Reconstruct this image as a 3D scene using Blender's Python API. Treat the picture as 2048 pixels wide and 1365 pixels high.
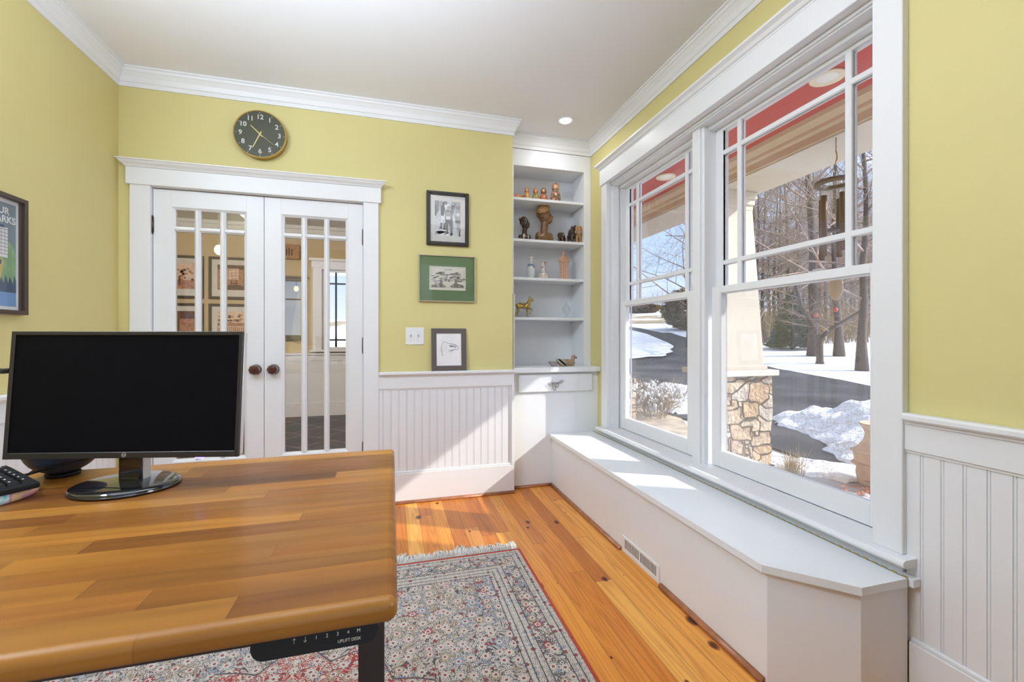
import bpy, bmesh, math, random
from math import sin, cos, pi, radians, sqrt
from mathutils import Vector, Matrix, noise

for _o in list(bpy.data.objects):
    bpy.data.objects.remove(_o)
SC = bpy.context.scene
COL = SC.collection

# ------------------------------------------------------------------ camera
CAM_H = 1.1427
cam = bpy.data.cameras.new('camera')
cam.sensor_width = 36.0
cam.lens = 869.12 / 2048 * 36.0
cam.shift_y = -7.93 / 2048
cam.clip_start, cam.clip_end = 0.02, 600
camo = bpy.data.objects.new('camera', cam)
camo.location = (0, 0, CAM_H)
camo.rotation_euler = (radians(90), 0, radians(-15.4214))
COL.objects.link(camo)
SC.camera = camo

# ------------------------------------------------------------------ exposure
vs = SC.view_settings
vs.view_transform = 'Standard'
vs.look = 'None'
vs.gamma = 1.0
vs.exposure = 0.34
vs.use_curve_mapping = False
SC.cycles.max_bounces = 10
SC.cycles.diffuse_bounces = 5
SC.cycles.glossy_bounces = 4
SC.cycles.transparent_max_bounces = 24
SC.cycles.sample_clamp_indirect = 6.0
SC.cycles.caustics_reflective = False
SC.cycles.caustics_refractive = False
SC.cycles.use_denoising = True

# ------------------------------------------------------------------ sky
SUN_TRAVEL = Vector((-1.0, 0.52, -0.713))
W = bpy.data.worlds.new('sky')
SC.world = W
W.use_nodes = True
wn = W.node_tree
wn.nodes.clear()
def wnode(t, **k):
    n = wn.nodes.new(t)
    for a, b in k.items():
        setattr(n, a, b)
    return n
w_out = wnode('ShaderNodeOutputWorld')
w_bg = wnode('ShaderNodeBackground')
w_tc = wnode('ShaderNodeTexCoord')
w_sep = wnode('ShaderNodeSeparateXYZ')
wn.links.new(w_tc.outputs['Generated'], w_sep.inputs[0])
w_ramp = wnode('ShaderNodeValToRGB')
w_ramp.color_ramp.elements[0].position = 0.0
w_ramp.color_ramp.elements[0].color = (0.80, 0.86, 0.97, 1)
w_ramp.color_ramp.elements[1].position = 0.55
w_ramp.color_ramp.elements[1].color = (0.42, 0.56, 0.86, 1)
_e = w_ramp.color_ramp.elements.new(0.16)
_e.color = (0.52, 0.68, 0.95, 1)
wn.links.new(w_sep.outputs[2], w_ramp.inputs[0])
w_map = wnode('ShaderNodeMapping')
w_map.inputs['Scale'].default_value = (1.0, 1.0, 3.2)
wn.links.new(w_tc.outputs['Generated'], w_map.inputs[0])
w_noise = wnode('ShaderNodeTexNoise')
w_noise.inputs['Scale'].default_value = 2.6
w_noise.inputs['Detail'].default_value = 7
w_noise.inputs['Roughness'].default_value = 0.62
wn.links.new(w_map.outputs[0], w_noise.inputs['Vector'])
w_cr = wnode('ShaderNodeValToRGB')
w_cr.color_ramp.elements[0].position = 0.46
w_cr.color_ramp.elements[1].position = 0.66
wn.links.new(w_noise.outputs['Fac'], w_cr.inputs[0])
w_mix = wnode('ShaderNodeMix', data_type='RGBA')
w_mix.inputs[7].default_value = (0.93, 0.95, 0.99, 1)
wn.links.new(w_cr.outputs[0], w_mix.inputs[0])
wn.links.new(w_ramp.outputs[0], w_mix.inputs[6])
# bright haze around the sun
w_dot = wnode('ShaderNodeVectorMath', operation='DOT_PRODUCT')
w_dot.inputs[1].default_value = (-SUN_TRAVEL).normalized()
wn.links.new(w_tc.outputs['Generated'], w_dot.inputs[0])
w_p = wnode('ShaderNodeMath', operation='POWER')
w_mx = wnode('ShaderNodeMath', operation='MAXIMUM')
w_mx.inputs[1].default_value = 0.0
wn.links.new(w_dot.outputs['Value'], w_mx.inputs[0])
wn.links.new(w_mx.outputs[0], w_p.inputs[0])
w_p.inputs[1].default_value = 6.0
w_ml = wnode('ShaderNodeMath', operation='MULTIPLY')
w_ml.inputs[1].default_value = 6.5
wn.links.new(w_p.outputs[0], w_ml.inputs[0])
w_add = wnode('ShaderNodeMath', operation='ADD')
w_add.inputs[1].default_value = 1.1
wn.links.new(w_ml.outputs[0], w_add.inputs[0])
wn.links.new(w_mix.outputs[2], w_bg.inputs['Color'])
wn.links.new(w_add.outputs[0], w_bg.inputs['Strength'])
wn.links.new(w_bg.outputs[0], w_out.inputs[0])

# ------------------------------------------------------------------ sun, room lights and added fill
def lamp(name, kind, loc, energy, color=(1, 1, 1), aim=None, size=None, size_y=None):
    d = bpy.data.lights.new(name, kind)
    d.energy = energy
    d.color = color
    if kind == 'AREA':
        d.shape = 'RECTANGLE'
        d.size = size
        d.size_y = size_y or size
    elif kind == 'SUN':
        d.angle = radians(0.6)
    elif size:
        d.shadow_soft_size = size
    o = bpy.data.objects.new(name, d)
    o.location = loc
    if aim is not None:
        o.rotation_euler = Vector(aim).to_track_quat('-Z', 'Y').to_euler()
    COL.objects.link(o)
    return o
lamp('sun', 'SUN', (12, -6, 12), 4.9, (1.0, 0.95, 0.87), SUN_TRAVEL)
# unseen fill panel high on the left, added to brighten seat and right wall
lamp('left_fill', 'AREA', (-1.53, 1.15, 2.53), 32, (0.80, 0.94, 1.15), (1.0, 0.10, -0.55), 1.2, 0.20)
# unseen fill panel beside the camera, added to light the left wall
_rd = lamp('right_fill', 'AREA', (1.560, -0.05, 1.65), 12, (0.93, 0.97, 1.04), (-1.0, 0.45, 0.04), 0.8, 1.2)
_rd.data.spread = radians(115)
# unseen upward spot, added to bounce fill light off the ceiling
_fl = lamp('bounce_fill', 'SPOT', (-0.42, 0.55, 1.55), 225, (0.82, 0.945, 1.12), (-0.06, 0.40, 1.0), 0.25)
_fl.data.spot_size = radians(112)
_fl.data.spot_blend = 1.0
lamp('ceiling_fill', 'AREA', (0.35, 1.15, 2.70), 12, (0.93, 0.97, 1.03), (0.1, 0.35, -1), 1.4, 0.9)  # broad panel below the ceiling, added to brighten floor, desk and shelves
lamp('shelf_downlight', 'AREA', (1.225, 2.955, 2.70), 1.6, (0.98, 0.98, 1.0), (0, 0.12, -1), 0.09, 0.09)
lamp('hall_lamp', 'AREA', (-1.7, 4.0, 2.66), 72, (1.0, 0.90, 0.76), (-0.1, 0.45, -1), 2.0, 0.9)

# ================================================================== helpers
random.seed(7)

class MB:
    """collects shapes and links them as one mesh object"""
    def __init__(self):
        self.bm = bmesh.new()
        self.mi = 0
    def _f(self, vs, smooth=False):
        try:
            f = self.bm.faces.new(vs)
            f.material_index = self.mi
            f.smooth = smooth
            return f
        except ValueError:
            return None
    def box(self, x0, x1, y0, y1, z0, z1, bev=0.0, seg=1):
        x0, x1 = min(x0, x1), max(x0, x1)
        y0, y1 = min(y0, y1), max(y0, y1)
        z0, z1 = min(z0, z1), max(z0, z1)
        v = [self.bm.verts.new(p) for p in ((x0,y0,z0),(x1,y0,z0),(x1,y1,z0),(x0,y1,z0),(x0,y0,z1),(x1,y0,z1),(x1,y1,z1),(x0,y1,z1))]
        fs = [self._f([v[i] for i in q]) for q in ((3,2,1,0),(4,5,6,7),(0,1,5,4),(1,2,6,5),(2,3,7,6),(3,0,4,7))]
        if bev > 0:
            es = list({e for f in fs for e in f.edges})
            r = bmesh.ops.bevel(self.bm, geom=es, offset=bev, segments=seg, profile=0.5, affect='EDGES')
            for f in r['faces']:
                f.material_index = self.mi
                f.smooth = seg > 1
        return self
    def poly(self, pts, flip=False):
        v = [self.bm.verts.new(p) for p in pts]
        self._f(v[::-1] if flip else v)
        return self
    def prism(self, pts, axis, a, b, smooth=False):
        """pts: 2-D outline; axis 'x': (y,z), 'y': (x,z), 'z': (x,y)"""
        def mk(p, t):
            if axis == 'x': return (t, p[0], p[1])
            if axis == 'y': return (p[0], t, p[1])
            return (p[0], p[1], t)
        A = [self.bm.verts.new(mk(p, a)) for p in pts]
        B = [self.bm.verts.new(mk(p, b)) for p in pts]
        n = len(pts)
        self._f(A[::-1]); self._f(B)
        for i in range(n):
            self._f([A[i], A[(i+1) % n], B[(i+1) % n], B[i]], smooth)
        return self
    def lathe(self, prof, c=(0,0,0), seg=24, axis='z', smooth=True, sx=1, sy=1):
        rings = []
        for r, h in prof:
            ring = []
            for k in range(seg):
                t = 2*pi*k/seg
                u, w = r*cos(t)*sx, r*sin(t)*sy
                if axis == 'z': p = (c[0]+u, c[1]+w, c[2]+h)
                elif axis == 'y': p = (c[0]+u, c[1]+h, c[2]+w)
                else: p = (c[0]+h, c[1]+u, c[2]+w)
                ring.append(self.bm.verts.new(p))
            rings.append(ring)
        for a, b in zip(rings, rings[1:]):
            for k in range(seg):
                self._f([a[k], a[(k+1) % seg], b[(k+1) % seg], b[k]], smooth)
        if tuple(prof[0]) != tuple(prof[-1]):
            self._f(rings[0][::-1]); self._f(rings[-1])
        return self
    def tube(self, pts, r, sides=6, smooth=True):
        pts = [Vector(p) for p in pts]
        n = len(pts)
        rr = r if isinstance(r, (list, tuple)) else [r]*n
        rings = []
        ref = None
        for i, p in enumerate(pts):
            t = (pts[min(i+1, n-1)] - pts[max(i-1, 0)])
            t = t.normalized() if t.length > 1e-9 else Vector((0, 0, 1))
            if ref is None:
                ref = Vector((0, 0, 1)) if abs(t.z) < 0.9 else Vector((1, 0, 0))
            u = (ref - t*ref.dot(t))
            u = u.normalized() if u.length > 1e-6 else t.orthogonal().normalized()
            w = t.cross(u)
            ref = u
            rings.append([self.bm.verts.new(p + (u*cos(2*pi*k/sides) + w*sin(2*pi*k/sides))*rr[i]) for k in range(sides)])
        for a, b in zip(rings, rings[1:]):
            for k in range(sides):
                self._f([a[k], a[(k+1) % sides], b[(k+1) % sides], b[k]], smooth)
        self._f(rings[0][::-1]); self._f(rings[-1])
        return self
    def ball(self, c, r, seg=16, rings=10, rot=None):
        if not isinstance(r, (list, tuple)): r = (r, r, r)
        c = Vector(c)
        R = rot or Matrix.Identity(3)
        rg = []
        for i in range(1, rings):
            ph = pi*i/rings
            rg.append([self.bm.verts.new(c + R @ Vector((r[0]*sin(ph)*cos(2*pi*k/seg), r[1]*sin(ph)*sin(2*pi*k/seg), -r[2]*cos(ph)))) for k in range(seg)])
        b = self.bm.verts.new(c + R @ Vector((0, 0, -r[2])))
        t = self.bm.verts.new(c + R @ Vector((0, 0, r[2])))
        for k in range(seg):
            self._f([b, rg[0][(k+1) % seg], rg[0][k]], True)
            self._f([t, rg[-1][k], rg[-1][(k+1) % seg]], True)
        for a, d in zip(rg, rg[1:]):
            for k in range(seg):
                self._f([a[k], a[(k+1) % seg], d[(k+1) % seg], d[k]], True)
        return self
    def frame(self, plane, u0, u1, v0, v1, a, b, w, bev=0.0):
        """rectangular frame; plane 'y': (x,z) at y a..b, plane 'x': (y,z) at x a..b; w = width or (l,r,bottom,top)"""
        if not isinstance(w, (list, tuple)): w = (w, w, w, w)
        for (p0, p1, q0, q1) in ((u0, u0+w[0], v0, v1), (u1-w[1], u1, v0, v1), (u0+w[0], u1-w[1], v0, v0+w[2]), (u0+w[0], u1-w[1], v1-w[3], v1)):
            if plane == 'y': self.box(p0, p1, a, b, q0, q1, bev)
            else: self.box(a, b, p0, p1, q0, q1, bev)
        return self
    def text(self, s, size, M, depth=0.0006, align='CENTER', font_w=None):
        """letters lying in local x-y of matrix M, raised along local +z"""
        cu = bpy.data.curves.new('letters', 'FONT')
        cu.body = s; cu.size = size; cu.align_x = align; cu.align_y = 'CENTER'
        cu.extrude = depth/2
        cu.resolution_u = 3
        if font_w: cu.offset = font_w
        o = bpy.data.objects.new('letters', cu)
        COL.objects.link(o)
        dg = bpy.context.evaluated_depsgraph_get()
        me = bpy.data.meshes.new_from_object(o.evaluated_get(dg))
        n0 = len(self.bm.verts)
        nf = len(self.bm.faces)
        me.transform(M)
        self.bm.from_mesh(me)
        self.bm.faces.ensure_lookup_table()
        for f in self.bm.faces[nf:]:
            f.material_index = self.mi
        bpy.data.objects.remove(o)
        bpy.data.meshes.remove(me)
        bpy.data.curves.remove(cu)
        return self
    def xform(self, M):
        self.bm.transform(M)
        return self
    def remesh(self, vox, smooth=4):
        """melt the collected shapes into one continuous skin"""
        me = bpy.data.meshes.new('melt')
        self.bm.to_mesh(me)
        o = bpy.data.objects.new('melt', me)
        COL.objects.link(o)
        m = o.modifiers.new('r', 'REMESH'); m.mode = 'VOXEL'; m.voxel_size = vox
        if smooth:
            m2 = o.modifiers.new('s', 'SMOOTH'); m2.factor = 0.5; m2.iterations = smooth
        dg = bpy.context.evaluated_depsgraph_get()
        me2 = bpy.data.meshes.new_from_object(o.evaluated_get(dg))
        self.bm.clear()
        self.bm.from_mesh(me2)
        for f in self.bm.faces: f.smooth = True
        bpy.data.objects.remove(o); bpy.data.meshes.remove(me); bpy.data.meshes.remove(me2)
        return self
    def build(self, name, mats, parent=None, recalc=True):
        if recalc:
            bmesh.ops.recalc_face_normals(self.bm, faces=self.bm.faces[:])
        if parent is not None:
            self.bm.transform(rootmat(parent).inverted())
        me = bpy.data.meshes.new(name)
        self.bm.to_mesh(me)
        self.bm.free()
        for m in (mats if isinstance(mats, (list, tuple)) else [mats]):
            me.materials.append(m)
        o = bpy.data.objects.new(name, me)
        COL.objects.link(o)
        if parent is not None: o.parent = parent
        return o

def rootmat(o):
    while o.parent is not None: o = o.parent
    return Matrix.LocRotScale(o.location, o.rotation_euler, o.scale)
def tag(o, label, cat=None, group=None, kind=None):
    o['label'] = label
    if cat: o['category'] = cat
    if group: o['group'] = group
    if kind: o['kind'] = kind
    return o
def thing(name, label, cat, loc=(0,0,0), rz=0.0, group=None, kind=None):
    o = bpy.data.objects.new(name, None)
    o.empty_display_size = 0.05
    o.location = loc
    o.rotation_euler = (0, 0, rz)
    COL.objects.link(o)
    return tag(o, label, cat, group, kind)
def struct(name, mb, m, label, cat, parent=None):
    o = mb.build(name, m, parent)
    return tag(o, label, cat, None, 'structure')
def dup(o, loc=None, rz=None, scale=None, parent=None, label=None):
    c = o.copy()
    COL.objects.link(c)
    if parent is not None: c.parent = parent
    if loc is not None: c.location = loc
    if rz is not None: c.rotation_euler = (0, 0, rz)
    if scale is not None: c.scale = (scale, scale, scale) if not isinstance(scale, tuple) else scale
    if label: c['label'] = label
    for ch in list(o.children): dup(ch, parent=c)
    return c

# ---- node helper
class G:
    def __init__(self, name):
        self.m = bpy.data.materials.new(name)
        self.m.use_nodes = True
        self.nt = self.m.node_tree
        self.nt.nodes.clear()
        self.out = self.n('ShaderNodeOutputMaterial')
        self.p = self.n('ShaderNodeBsdfPrincipled')
        self.l(self.p.outputs[0], self.out.inputs[0])
        self._tc = None
    def n(self, t, **k):
        x = self.nt.nodes.new(t)
        for a, b in k.items(): setattr(x, a, b)
        return x
    def l(self, a, b): self.nt.links.new(a, b)
    def put(self, sock, v):
        if v is None: return
        if isinstance(v, bpy.types.NodeSocket): self.l(v, sock)
        else:
            if isinstance(v, tuple) and len(v) == 3 and sock.type == 'RGBA': v = v + (1,)
            sock.default_value = v
    def obj(self):
        if self._tc is None: self._tc = self.n('ShaderNodeTexCoord')
        return self._tc.outputs['Object']
    def math(self, op, a, b=None, c=None, clamp=False):
        x = self.n('ShaderNodeMath', operation=op, use_clamp=clamp)
        self.put(x.inputs[0], a); self.put(x.inputs[1], b); self.put(x.inputs[2], c)
        return x.outputs[0]
    def vmath(self, op, a, b=None, s=None):
        x = self.n('ShaderNodeVectorMath', operation=op)
        self.put(x.inputs[0], a)
        if b is not None: self.put(x.inputs[1], b)
        if s is not None: self.put(x.inputs['Scale'], s)
        return x.outputs[1] if op in ('DOT_PRODUCT', 'LENGTH', 'DISTANCE') else x.outputs[0]
    def sep(self, v):
        x = self.n('ShaderNodeSeparateXYZ'); self.l(v, x.inputs[0])
        return x.outputs
    def comb(self, a=0.0, b=0.0, c=0.0):
        x = self.n('ShaderNodeCombineXYZ')
        self.put(x.inputs[0], a); self.put(x.inputs[1], b); self.put(x.inputs[2], c)
        return x.outputs[0]
    def noise(self, v=None, scale=5.0, detail=3.0, rough=0.5, dist=0.0, col=False):
        x = self.n('ShaderNodeTexNoise')
        self.put(x.inputs['Vector'], v if v is not None else self.obj())
        self.put(x.inputs['Scale'], scale); x.inputs['Detail'].default_value = detail
        x.inputs['Roughness'].default_value = rough; x.inputs['Distortion'].default_value = dist
        return x.outputs['Color'] if col else x.outputs['Fac']
    def voro(self, v=None, scale=5.0, feature='F1', out='Distance', rnd=1.0, dims='3D', metric=None):
        x = self.n('ShaderNodeTexVoronoi', feature=feature, voronoi_dimensions=dims)
        if metric: x.distance = metric
        self.put(x.inputs['Vector'], v if v is not None else self.obj())
        self.put(x.inputs['Scale'], scale)
        x.inputs['Randomness'].default_value = rnd
        return x.outputs[out]
    def white(self, v, out='Value'):
        x = self.n('ShaderNodeTexWhiteNoise', noise_dimensions='3D')
        self.l(v, x.inputs['Vector'])
        return x.outputs[out]
    def ramp(self, f, stops, interp='LINEAR'):
        x = self.n('ShaderNodeValToRGB')
        r = x.color_ramp
        r.interpolation = interp
        while len(r.elements) > 1: r.elements.remove(r.elements[-1])
        r.elements[0].position = stops[0][0]
        def c4(c): return (c, c, c, 1) if not isinstance(c, (tuple, list)) else tuple(c) + (1,)
        r.elements[0].color = c4(stops[0][1])
        for p, c in stops[1:]:
            e = r.elements.new(p); e.color = c4(c)
        self.put(x.inputs[0], f)
        return x.outputs[0]
    def mix(self, f, a, b, blend='MIX'):
        x = self.n('ShaderNodeMix', data_type='RGBA', blend_type=blend)
        self.put(x.inputs[0], f); self.put(x.inputs[6], a); self.put(x.inputs[7], b)
        return x.outputs[2]
    def bump(self, h, strength=0.2, dist=0.01):
        x = self.n('ShaderNodeBump')
        x.inputs['Strength'].default_value = strength; x.inputs['Distance'].default_value = dist
        self.l(h, x.inputs['Height'])
        self.l(x.outputs[0], self.p.inputs['Normal'])
    def set(self, **k):
        nm = dict(col='Base Color', rough='Roughness', metal='Metallic', spec='Specular IOR Level', coat='Coat Weight',
                  coatr='Coat Roughness', emit='Emission Color', es='Emission Strength', trans='Transmission Weight', ior='IOR', alpha='Alpha', sheen='Sheen Weight', sss='Subsurface Weight')
        for a, v in k.items(): self.put(self.p.inputs[nm[a]], v)
        return self

def plain(name, col, rough=0.5, metal=0.0, var=0.06, vscale=9.0, bump=0.0, bscale=200.0, **k):
    """paint, plastic, metal: one colour with a faint mottling"""
    g = G(name)
    f = g.noise(scale=vscale, detail=3)
    lo = tuple(max(0.0, c*(1-var)) for c in col); hi = tuple(min(1.0, c*(1+var)) for c in col)
    g.set(col=g.ramp(f, [(0.3, lo), (0.7, hi)]), rough=rough, metal=metal, **k)
    if bump: g.bump(g.noise(scale=bscale, detail=2), bump, 0.002)
    return g.m

# ================================================================== materials
M = {}
M['green'] = plain('sage_yellow_wall_paint', (0.64, 0.565, 0.25), 0.6, var=0.02, vscale=3, bump=0.08, bscale=350)
M['white'] = plain('white_trim_paint', (0.77, 0.78, 0.80), 0.38, var=0.012, vscale=4)
M['cabinet'] = plain('white_cabinet_paint', (0.775, 0.795, 0.825), 0.42, var=0.012, vscale=4)
M['ceil'] = plain('flat_ceiling_paint', (0.80, 0.805, 0.825), 0.8, var=0.012, vscale=2)
M['tan'] = plain('tan_hall_paint', (0.58, 0.45, 0.27), 0.6, var=0.03, vscale=3)
M['black'] = plain('black_plastic', (0.010, 0.010, 0.012), 0.5, spec=0.25)
M['screen'] = plain('dark_display', (0.005, 0.005, 0.007), 0.45, spec=0.05)
M['gloss'] = plain('piano_black', (0.008, 0.008, 0.010), 0.06, coat=0.5)
M['bezel'] = plain('brown_black_bezel', (0.020, 0.017, 0.016), 0.4)
M['chrome'] = plain('polished_chrome', (0.75, 0.75, 0.77), 0.12, 1.0)
M['silver'] = plain('silver_plastic', (0.62, 0.62, 0.64), 0.35, 0.4)
M['steel'] = plain('dark_powder_coated_steel', (0.040, 0.034, 0.032), 0.5, 0.2)
M['alum'] = plain('bare_steel_tube', (0.50, 0.48, 0.45), 0.35, 0.9)
M['bronze'] = plain('oil_rubbed_bronze', (0.10, 0.075, 0.055), 0.35, 0.85)
M['knob'] = plain('dark_red_glass_knob', (0.065, 0.012, 0.010), 0.12, 0.0, coat=1.0)
M['brass'] = plain('aged_brass', (0.50, 0.36, 0.11), 0.3, 0.9, var=0.25, vscale=60)
M['gold'] = plain('gold_clock_case', (0.55, 0.36, 0.10), 0.35, 0.75)
M['goldhand'] = plain('pale_gold_hand', (0.75, 0.60, 0.24), 0.4, 0.3)
M['clockface'] = plain('olive_dial', (0.060, 0.064, 0.034), 0.6)
M['numeral'] = plain('white_numeral', (0.78, 0.76, 0.72), 0.6)
M['frameblk'] = plain('black_moulded_frame', (0.022, 0.019, 0.017), 0.35)
M['frameslv'] = plain('champagne_metal_frame', (0.56, 0.50, 0.36), 0.35, 0.6)
M['framebrn'] = plain('dark_brown_frame', (0.06, 0.035, 0.024), 0.4)
M['frametaupe'] = plain('taupe_grey_mat', (0.105, 0.085, 0.078), 0.6)
M['matwhite'] = plain('warm_white_mat_board', (0.66, 0.63, 0.60), 0.8)
M['matgreen'] = plain('green_mat_board', (0.135, 0.20, 0.095), 0.8, var=0.05)
M['paper'] = plain('white_paper', (0.78, 0.77, 0.79), 0.8)
M['cream'] = plain('cream_paper', (0.66, 0.62, 0.52), 0.8)
M['ink'] = plain('black_ink', (0.03, 0.03, 0.032), 0.7)
for i, v in enumerate((0.05, 0.12, 0.24, 0.40, 0.60, 0.78)):
    M['g%d' % i] = plain('photo_grey_%d' % i, (v, v, v*1.03), 0.6, var=0.25, vscale=120)
M['sepia0'] = plain('sepia_dark', (0.12, 0.055, 0.035), 0.6, var=0.3, vscale=40)
M['sepia1'] = plain('sepia_mid', (0.42, 0.21, 0.13), 0.6, var=0.3, vscale=40)
M['sepia2'] = plain('sepia_light', (0.72, 0.52, 0.40), 0.6, var=0.2, vscale=40)
M['engr'] = plain('engraving_grey', (0.22, 0.20, 0.16), 0.8, var=0.7, vscale=260)
M['qround'] = plain('red_oak_shoe_moulding', (0.36, 0.14, 0.06), 0.35, var=0.25, vscale=25)
M['dark'] = plain('dark_void', (0.02, 0.018, 0.017), 0.9)
M['groove'] = plain('shadow_gap', (0.10, 0.09, 0.085), 0.9)
M['brasshinge'] = plain('brass_piano_hinge', (0.55, 0.42, 0.10), 0.35, 0.7)
M['lens'] = plain('frosted_lens', (0.80, 0.79, 0.76), 0.4)
M['led'] = G('blue_led').set(col=(0.1, 0.08, 0.6), emit=(0.22, 0.12, 1.0), es=6.0).m
M['bulb'] = G('warm_bulb').set(col=(0.9, 0.85, 0.7), emit=(1.0, 0.85, 0.6), es=3.0).m
M['downlight'] = G('recessed_lamp').set(col=(0.9, 0.9, 0.88), emit=(1.0, 0.97, 0.92), es=0.75).m

def glassmat(name, tint=(0.98, 0.985, 0.985), f0=0.05, scale=0.9):
    g = G(name)
    g.nt.nodes.remove(g.p)
    t = g.n('ShaderNodeBsdfTransparent'); t.inputs[0].default_value = tint + (1,)
    r = g.n('ShaderNodeBsdfGlossy'); r.inputs['Roughness'].default_value = 0.0
    lw = g.n('ShaderNodeLayerWeight'); lw.inputs[0].default_value = 0.5
    f = g.math('ADD', g.math('MULTIPLY', g.math('POWER', lw.outputs['Facing'], 5.0), scale), f0)
    mx = g.n('ShaderNodeMixShader')
    g.l(f, mx.inputs[0]); g.l(t.outputs[0], mx.inputs[1]); g.l(r.outputs[0], mx.inputs[2])
    g.l(mx.outputs[0], g.out.inputs[0])
    return g.m
M['pane'] = glassmat('window_pane')
M['pictureglass'] = glassmat('picture_glass', f0=0.02, scale=0.5)
M['crystal'] = glassmat('clear_crystal', (0.90, 0.93, 0.92), 0.10)
def screenmat():
    g = G('insect_screen_mesh')
    g.nt.nodes.remove(g.p)
    t = g.n('ShaderNodeBsdfTransparent')
    d = g.n('ShaderNodeBsdfDiffuse'); d.inputs[0].default_value = (0.45, 0.44, 0.44, 1)
    o = g.sep(g.obj())
    a = g.math('PINGPONG', g.math('MULTIPLY', o[1], 700.0), 1.0)
    b = g.math('PINGPONG', g.math('MULTIPLY', o[2], 700.0), 1.0)
    w = g.math('MAXIMUM', g.math('GREATER_THAN', a, 0.90), g.math('GREATER_THAN', b, 0.90))
    mx = g.n('ShaderNodeMixShader')
    g.l(g.math('MULTIPLY', w, 0.8), mx.inputs[0]); g.l(t.outputs[0], mx.inputs[1]); g.l(d.outputs[0], mx.inputs[2])
    g.l(mx.outputs[0], g.out.inputs[0])
    return g.m
M['mesh'] = screenmat()

def wood_planks(name, along, w, L, cols, rough, coat, seam=0.02, knots=False, endseam=True, grain=1.0, seamdark=0.35, streak=0.0, spec=0.5, stretch=0.045, rings=22.0):
    g = G(name)
    o = g.sep(g.obj())
    u, v = (o[1], o[0]) if along == 'y' else (o[0], o[1])   # u along the board, v across
    row = g.math('FLOOR', g.math('DIVIDE', v, w))
    rr = g.white(g.comb(row, 3.7, 1.3))
    uu = g.math('ADD', g.math('DIVIDE', u, L), g.math('MULTIPLY', rr, 9.0))
    colm = g.math('FLOOR', uu)
    rid = g.white(g.comb(row, colm, 5.1))
    rid2 = g.white(g.comb(row, colm, 9.9))
    base = g.ramp(rid, cols)
    # grain: stretched noise, shifted per board
    gv = g.comb(g.math('MULTIPLY', v, 1.0), g.math('MULTIPLY', u, 0.03), g.math('MULTIPLY', rid2, 13.0))
    f1 = g.noise(gv, 95.0, 4, 0.6)
    f2 = g.noise(g.comb(g.math('MULTIPLY', v, 1.0), g.math('MULTIPLY', u, stretch), g.math('MULTIPLY', rid, 7.0)), 15.0, 1, 0.4, 0.15)
    ring = g.math('PINGPONG', g.math('MULTIPLY', f2, rings), 1.0)
    gr = g.math('ADD', g.math('MULTIPLY', f1, 0.55), g.math('MULTIPLY', ring, 0.45))
    c = g.mix(1.0, base, g.ramp(gr, [(0.15, (1.0-0.36*grain, 1.0-0.50*grain, 1.0-0.62*grain)), (0.62, 1.0), (1.0, 1.0)]), 'MULTIPLY')
    if streak:
        st = g.noise(g.comb(g.math('MULTIPLY', v, 1.0), g.math('MULTIPLY', u, 0.12), rid), 9.0, 3, 0.6)
        c = g.mix(1.0, c, g.ramp(st, [(0.3, 1.0-streak), (0.6, 1.0)]), 'MULTIPLY')
    if knots:
        kv = g.vmath('ADD', g.comb(g.math('MULTIPLY', v, 1.0), g.math('MULTIPLY', u, 0.60), 0.0), g.vmath('SCALE', g.noise(scale=40, detail=2, col=True), s=0.006))
        kd = g.voro(kv, 6.0, dims='2D')
        ks = g.voro(kv, 6.0, out='Color', dims='2D')
        sz = g.math('MULTIPLY', g.math('POWER', g.sep(ks)[0], 1.9), 0.135)
        kk = g.math('DIVIDE', kd, g.math('MAXIMUM', g.math('SUBTRACT', sz, 0.010), 0.0005))
        c = g.mix(1.0, c, g.ramp(kk, [(0.0, (0.10, 0.05, 0.035)), (0.55, (0.13, 0.07, 0.05)), (0.9, (0.62, 0.45, 0.36)), (1.0, (0.80, 0.68, 0.56)), (1.0, 1.0)]), 'MULTIPLY')
    fv = g.math('FRACT', g.math('DIVIDE', v, w))
    ev = g.math('MINIMUM', fv, g.math('SUBTRACT', 1.0, fv))
    s = g.math('LESS_THAN', ev, seam*0.5)
    if endseam:
        fu = g.math('FRACT', uu)
        s = g.math('MAXIMUM', s, g.math('LESS_THAN', fu, 0.0018/L*1.3))
    c = g.mix(s, c, g.mix(1.0, c, (seamdark,)*3, 'MULTIPLY'))
    g.set(col=c, rough=g.ramp(gr, [(0.2, rough+0.08), (0.8, rough)]), coat=coat, coatr=0.12, spec=spec)
    g.bump(g.math('SUBTRACT', g.math('MULTIPLY', gr, 0.3), s), 0.12, 0.002)
    return g.m
M['floor'] = wood_planks('heart_pine_floor', 'y', 0.083, 1.7,
    [(0.0, (0.42, 0.125, 0.016)), (0.18, (0.58, 0.19, 0.025)), (0.45, (0.70, 0.255, 0.034)), (0.72, (0.77, 0.32, 0.050)), (0.93, (0.82, 0.40, 0.085)), (1.0, (0.38, 0.10, 0.016))], 0.30, 0.10, 0.022, knots=True, grain=0.72, spec=0.35)
M['desk'] = wood_planks('acacia_butcher_block', 'x', 0.046, 0.62,
    [(0.0, (0.22, 0.078, 0.011)), (0.25, (0.31, 0.118, 0.016)), (0.55, (0.38, 0.155, 0.022)), (0.8, (0.43, 0.188, 0.032)), (0.92, (0.27, 0.095, 0.014)), (1.0, (0.17, 0.058, 0.011))], 0.36, 0.08, 0.0, grain=0.50, streak=0.40, seamdark=0.85, spec=0.3, stretch=0.10, rings=9.0)
M['boxwood'] = plain('oak_box_wood', (0.36, 0.17, 0.055), 0.5, var=0.3, vscale=30)

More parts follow.
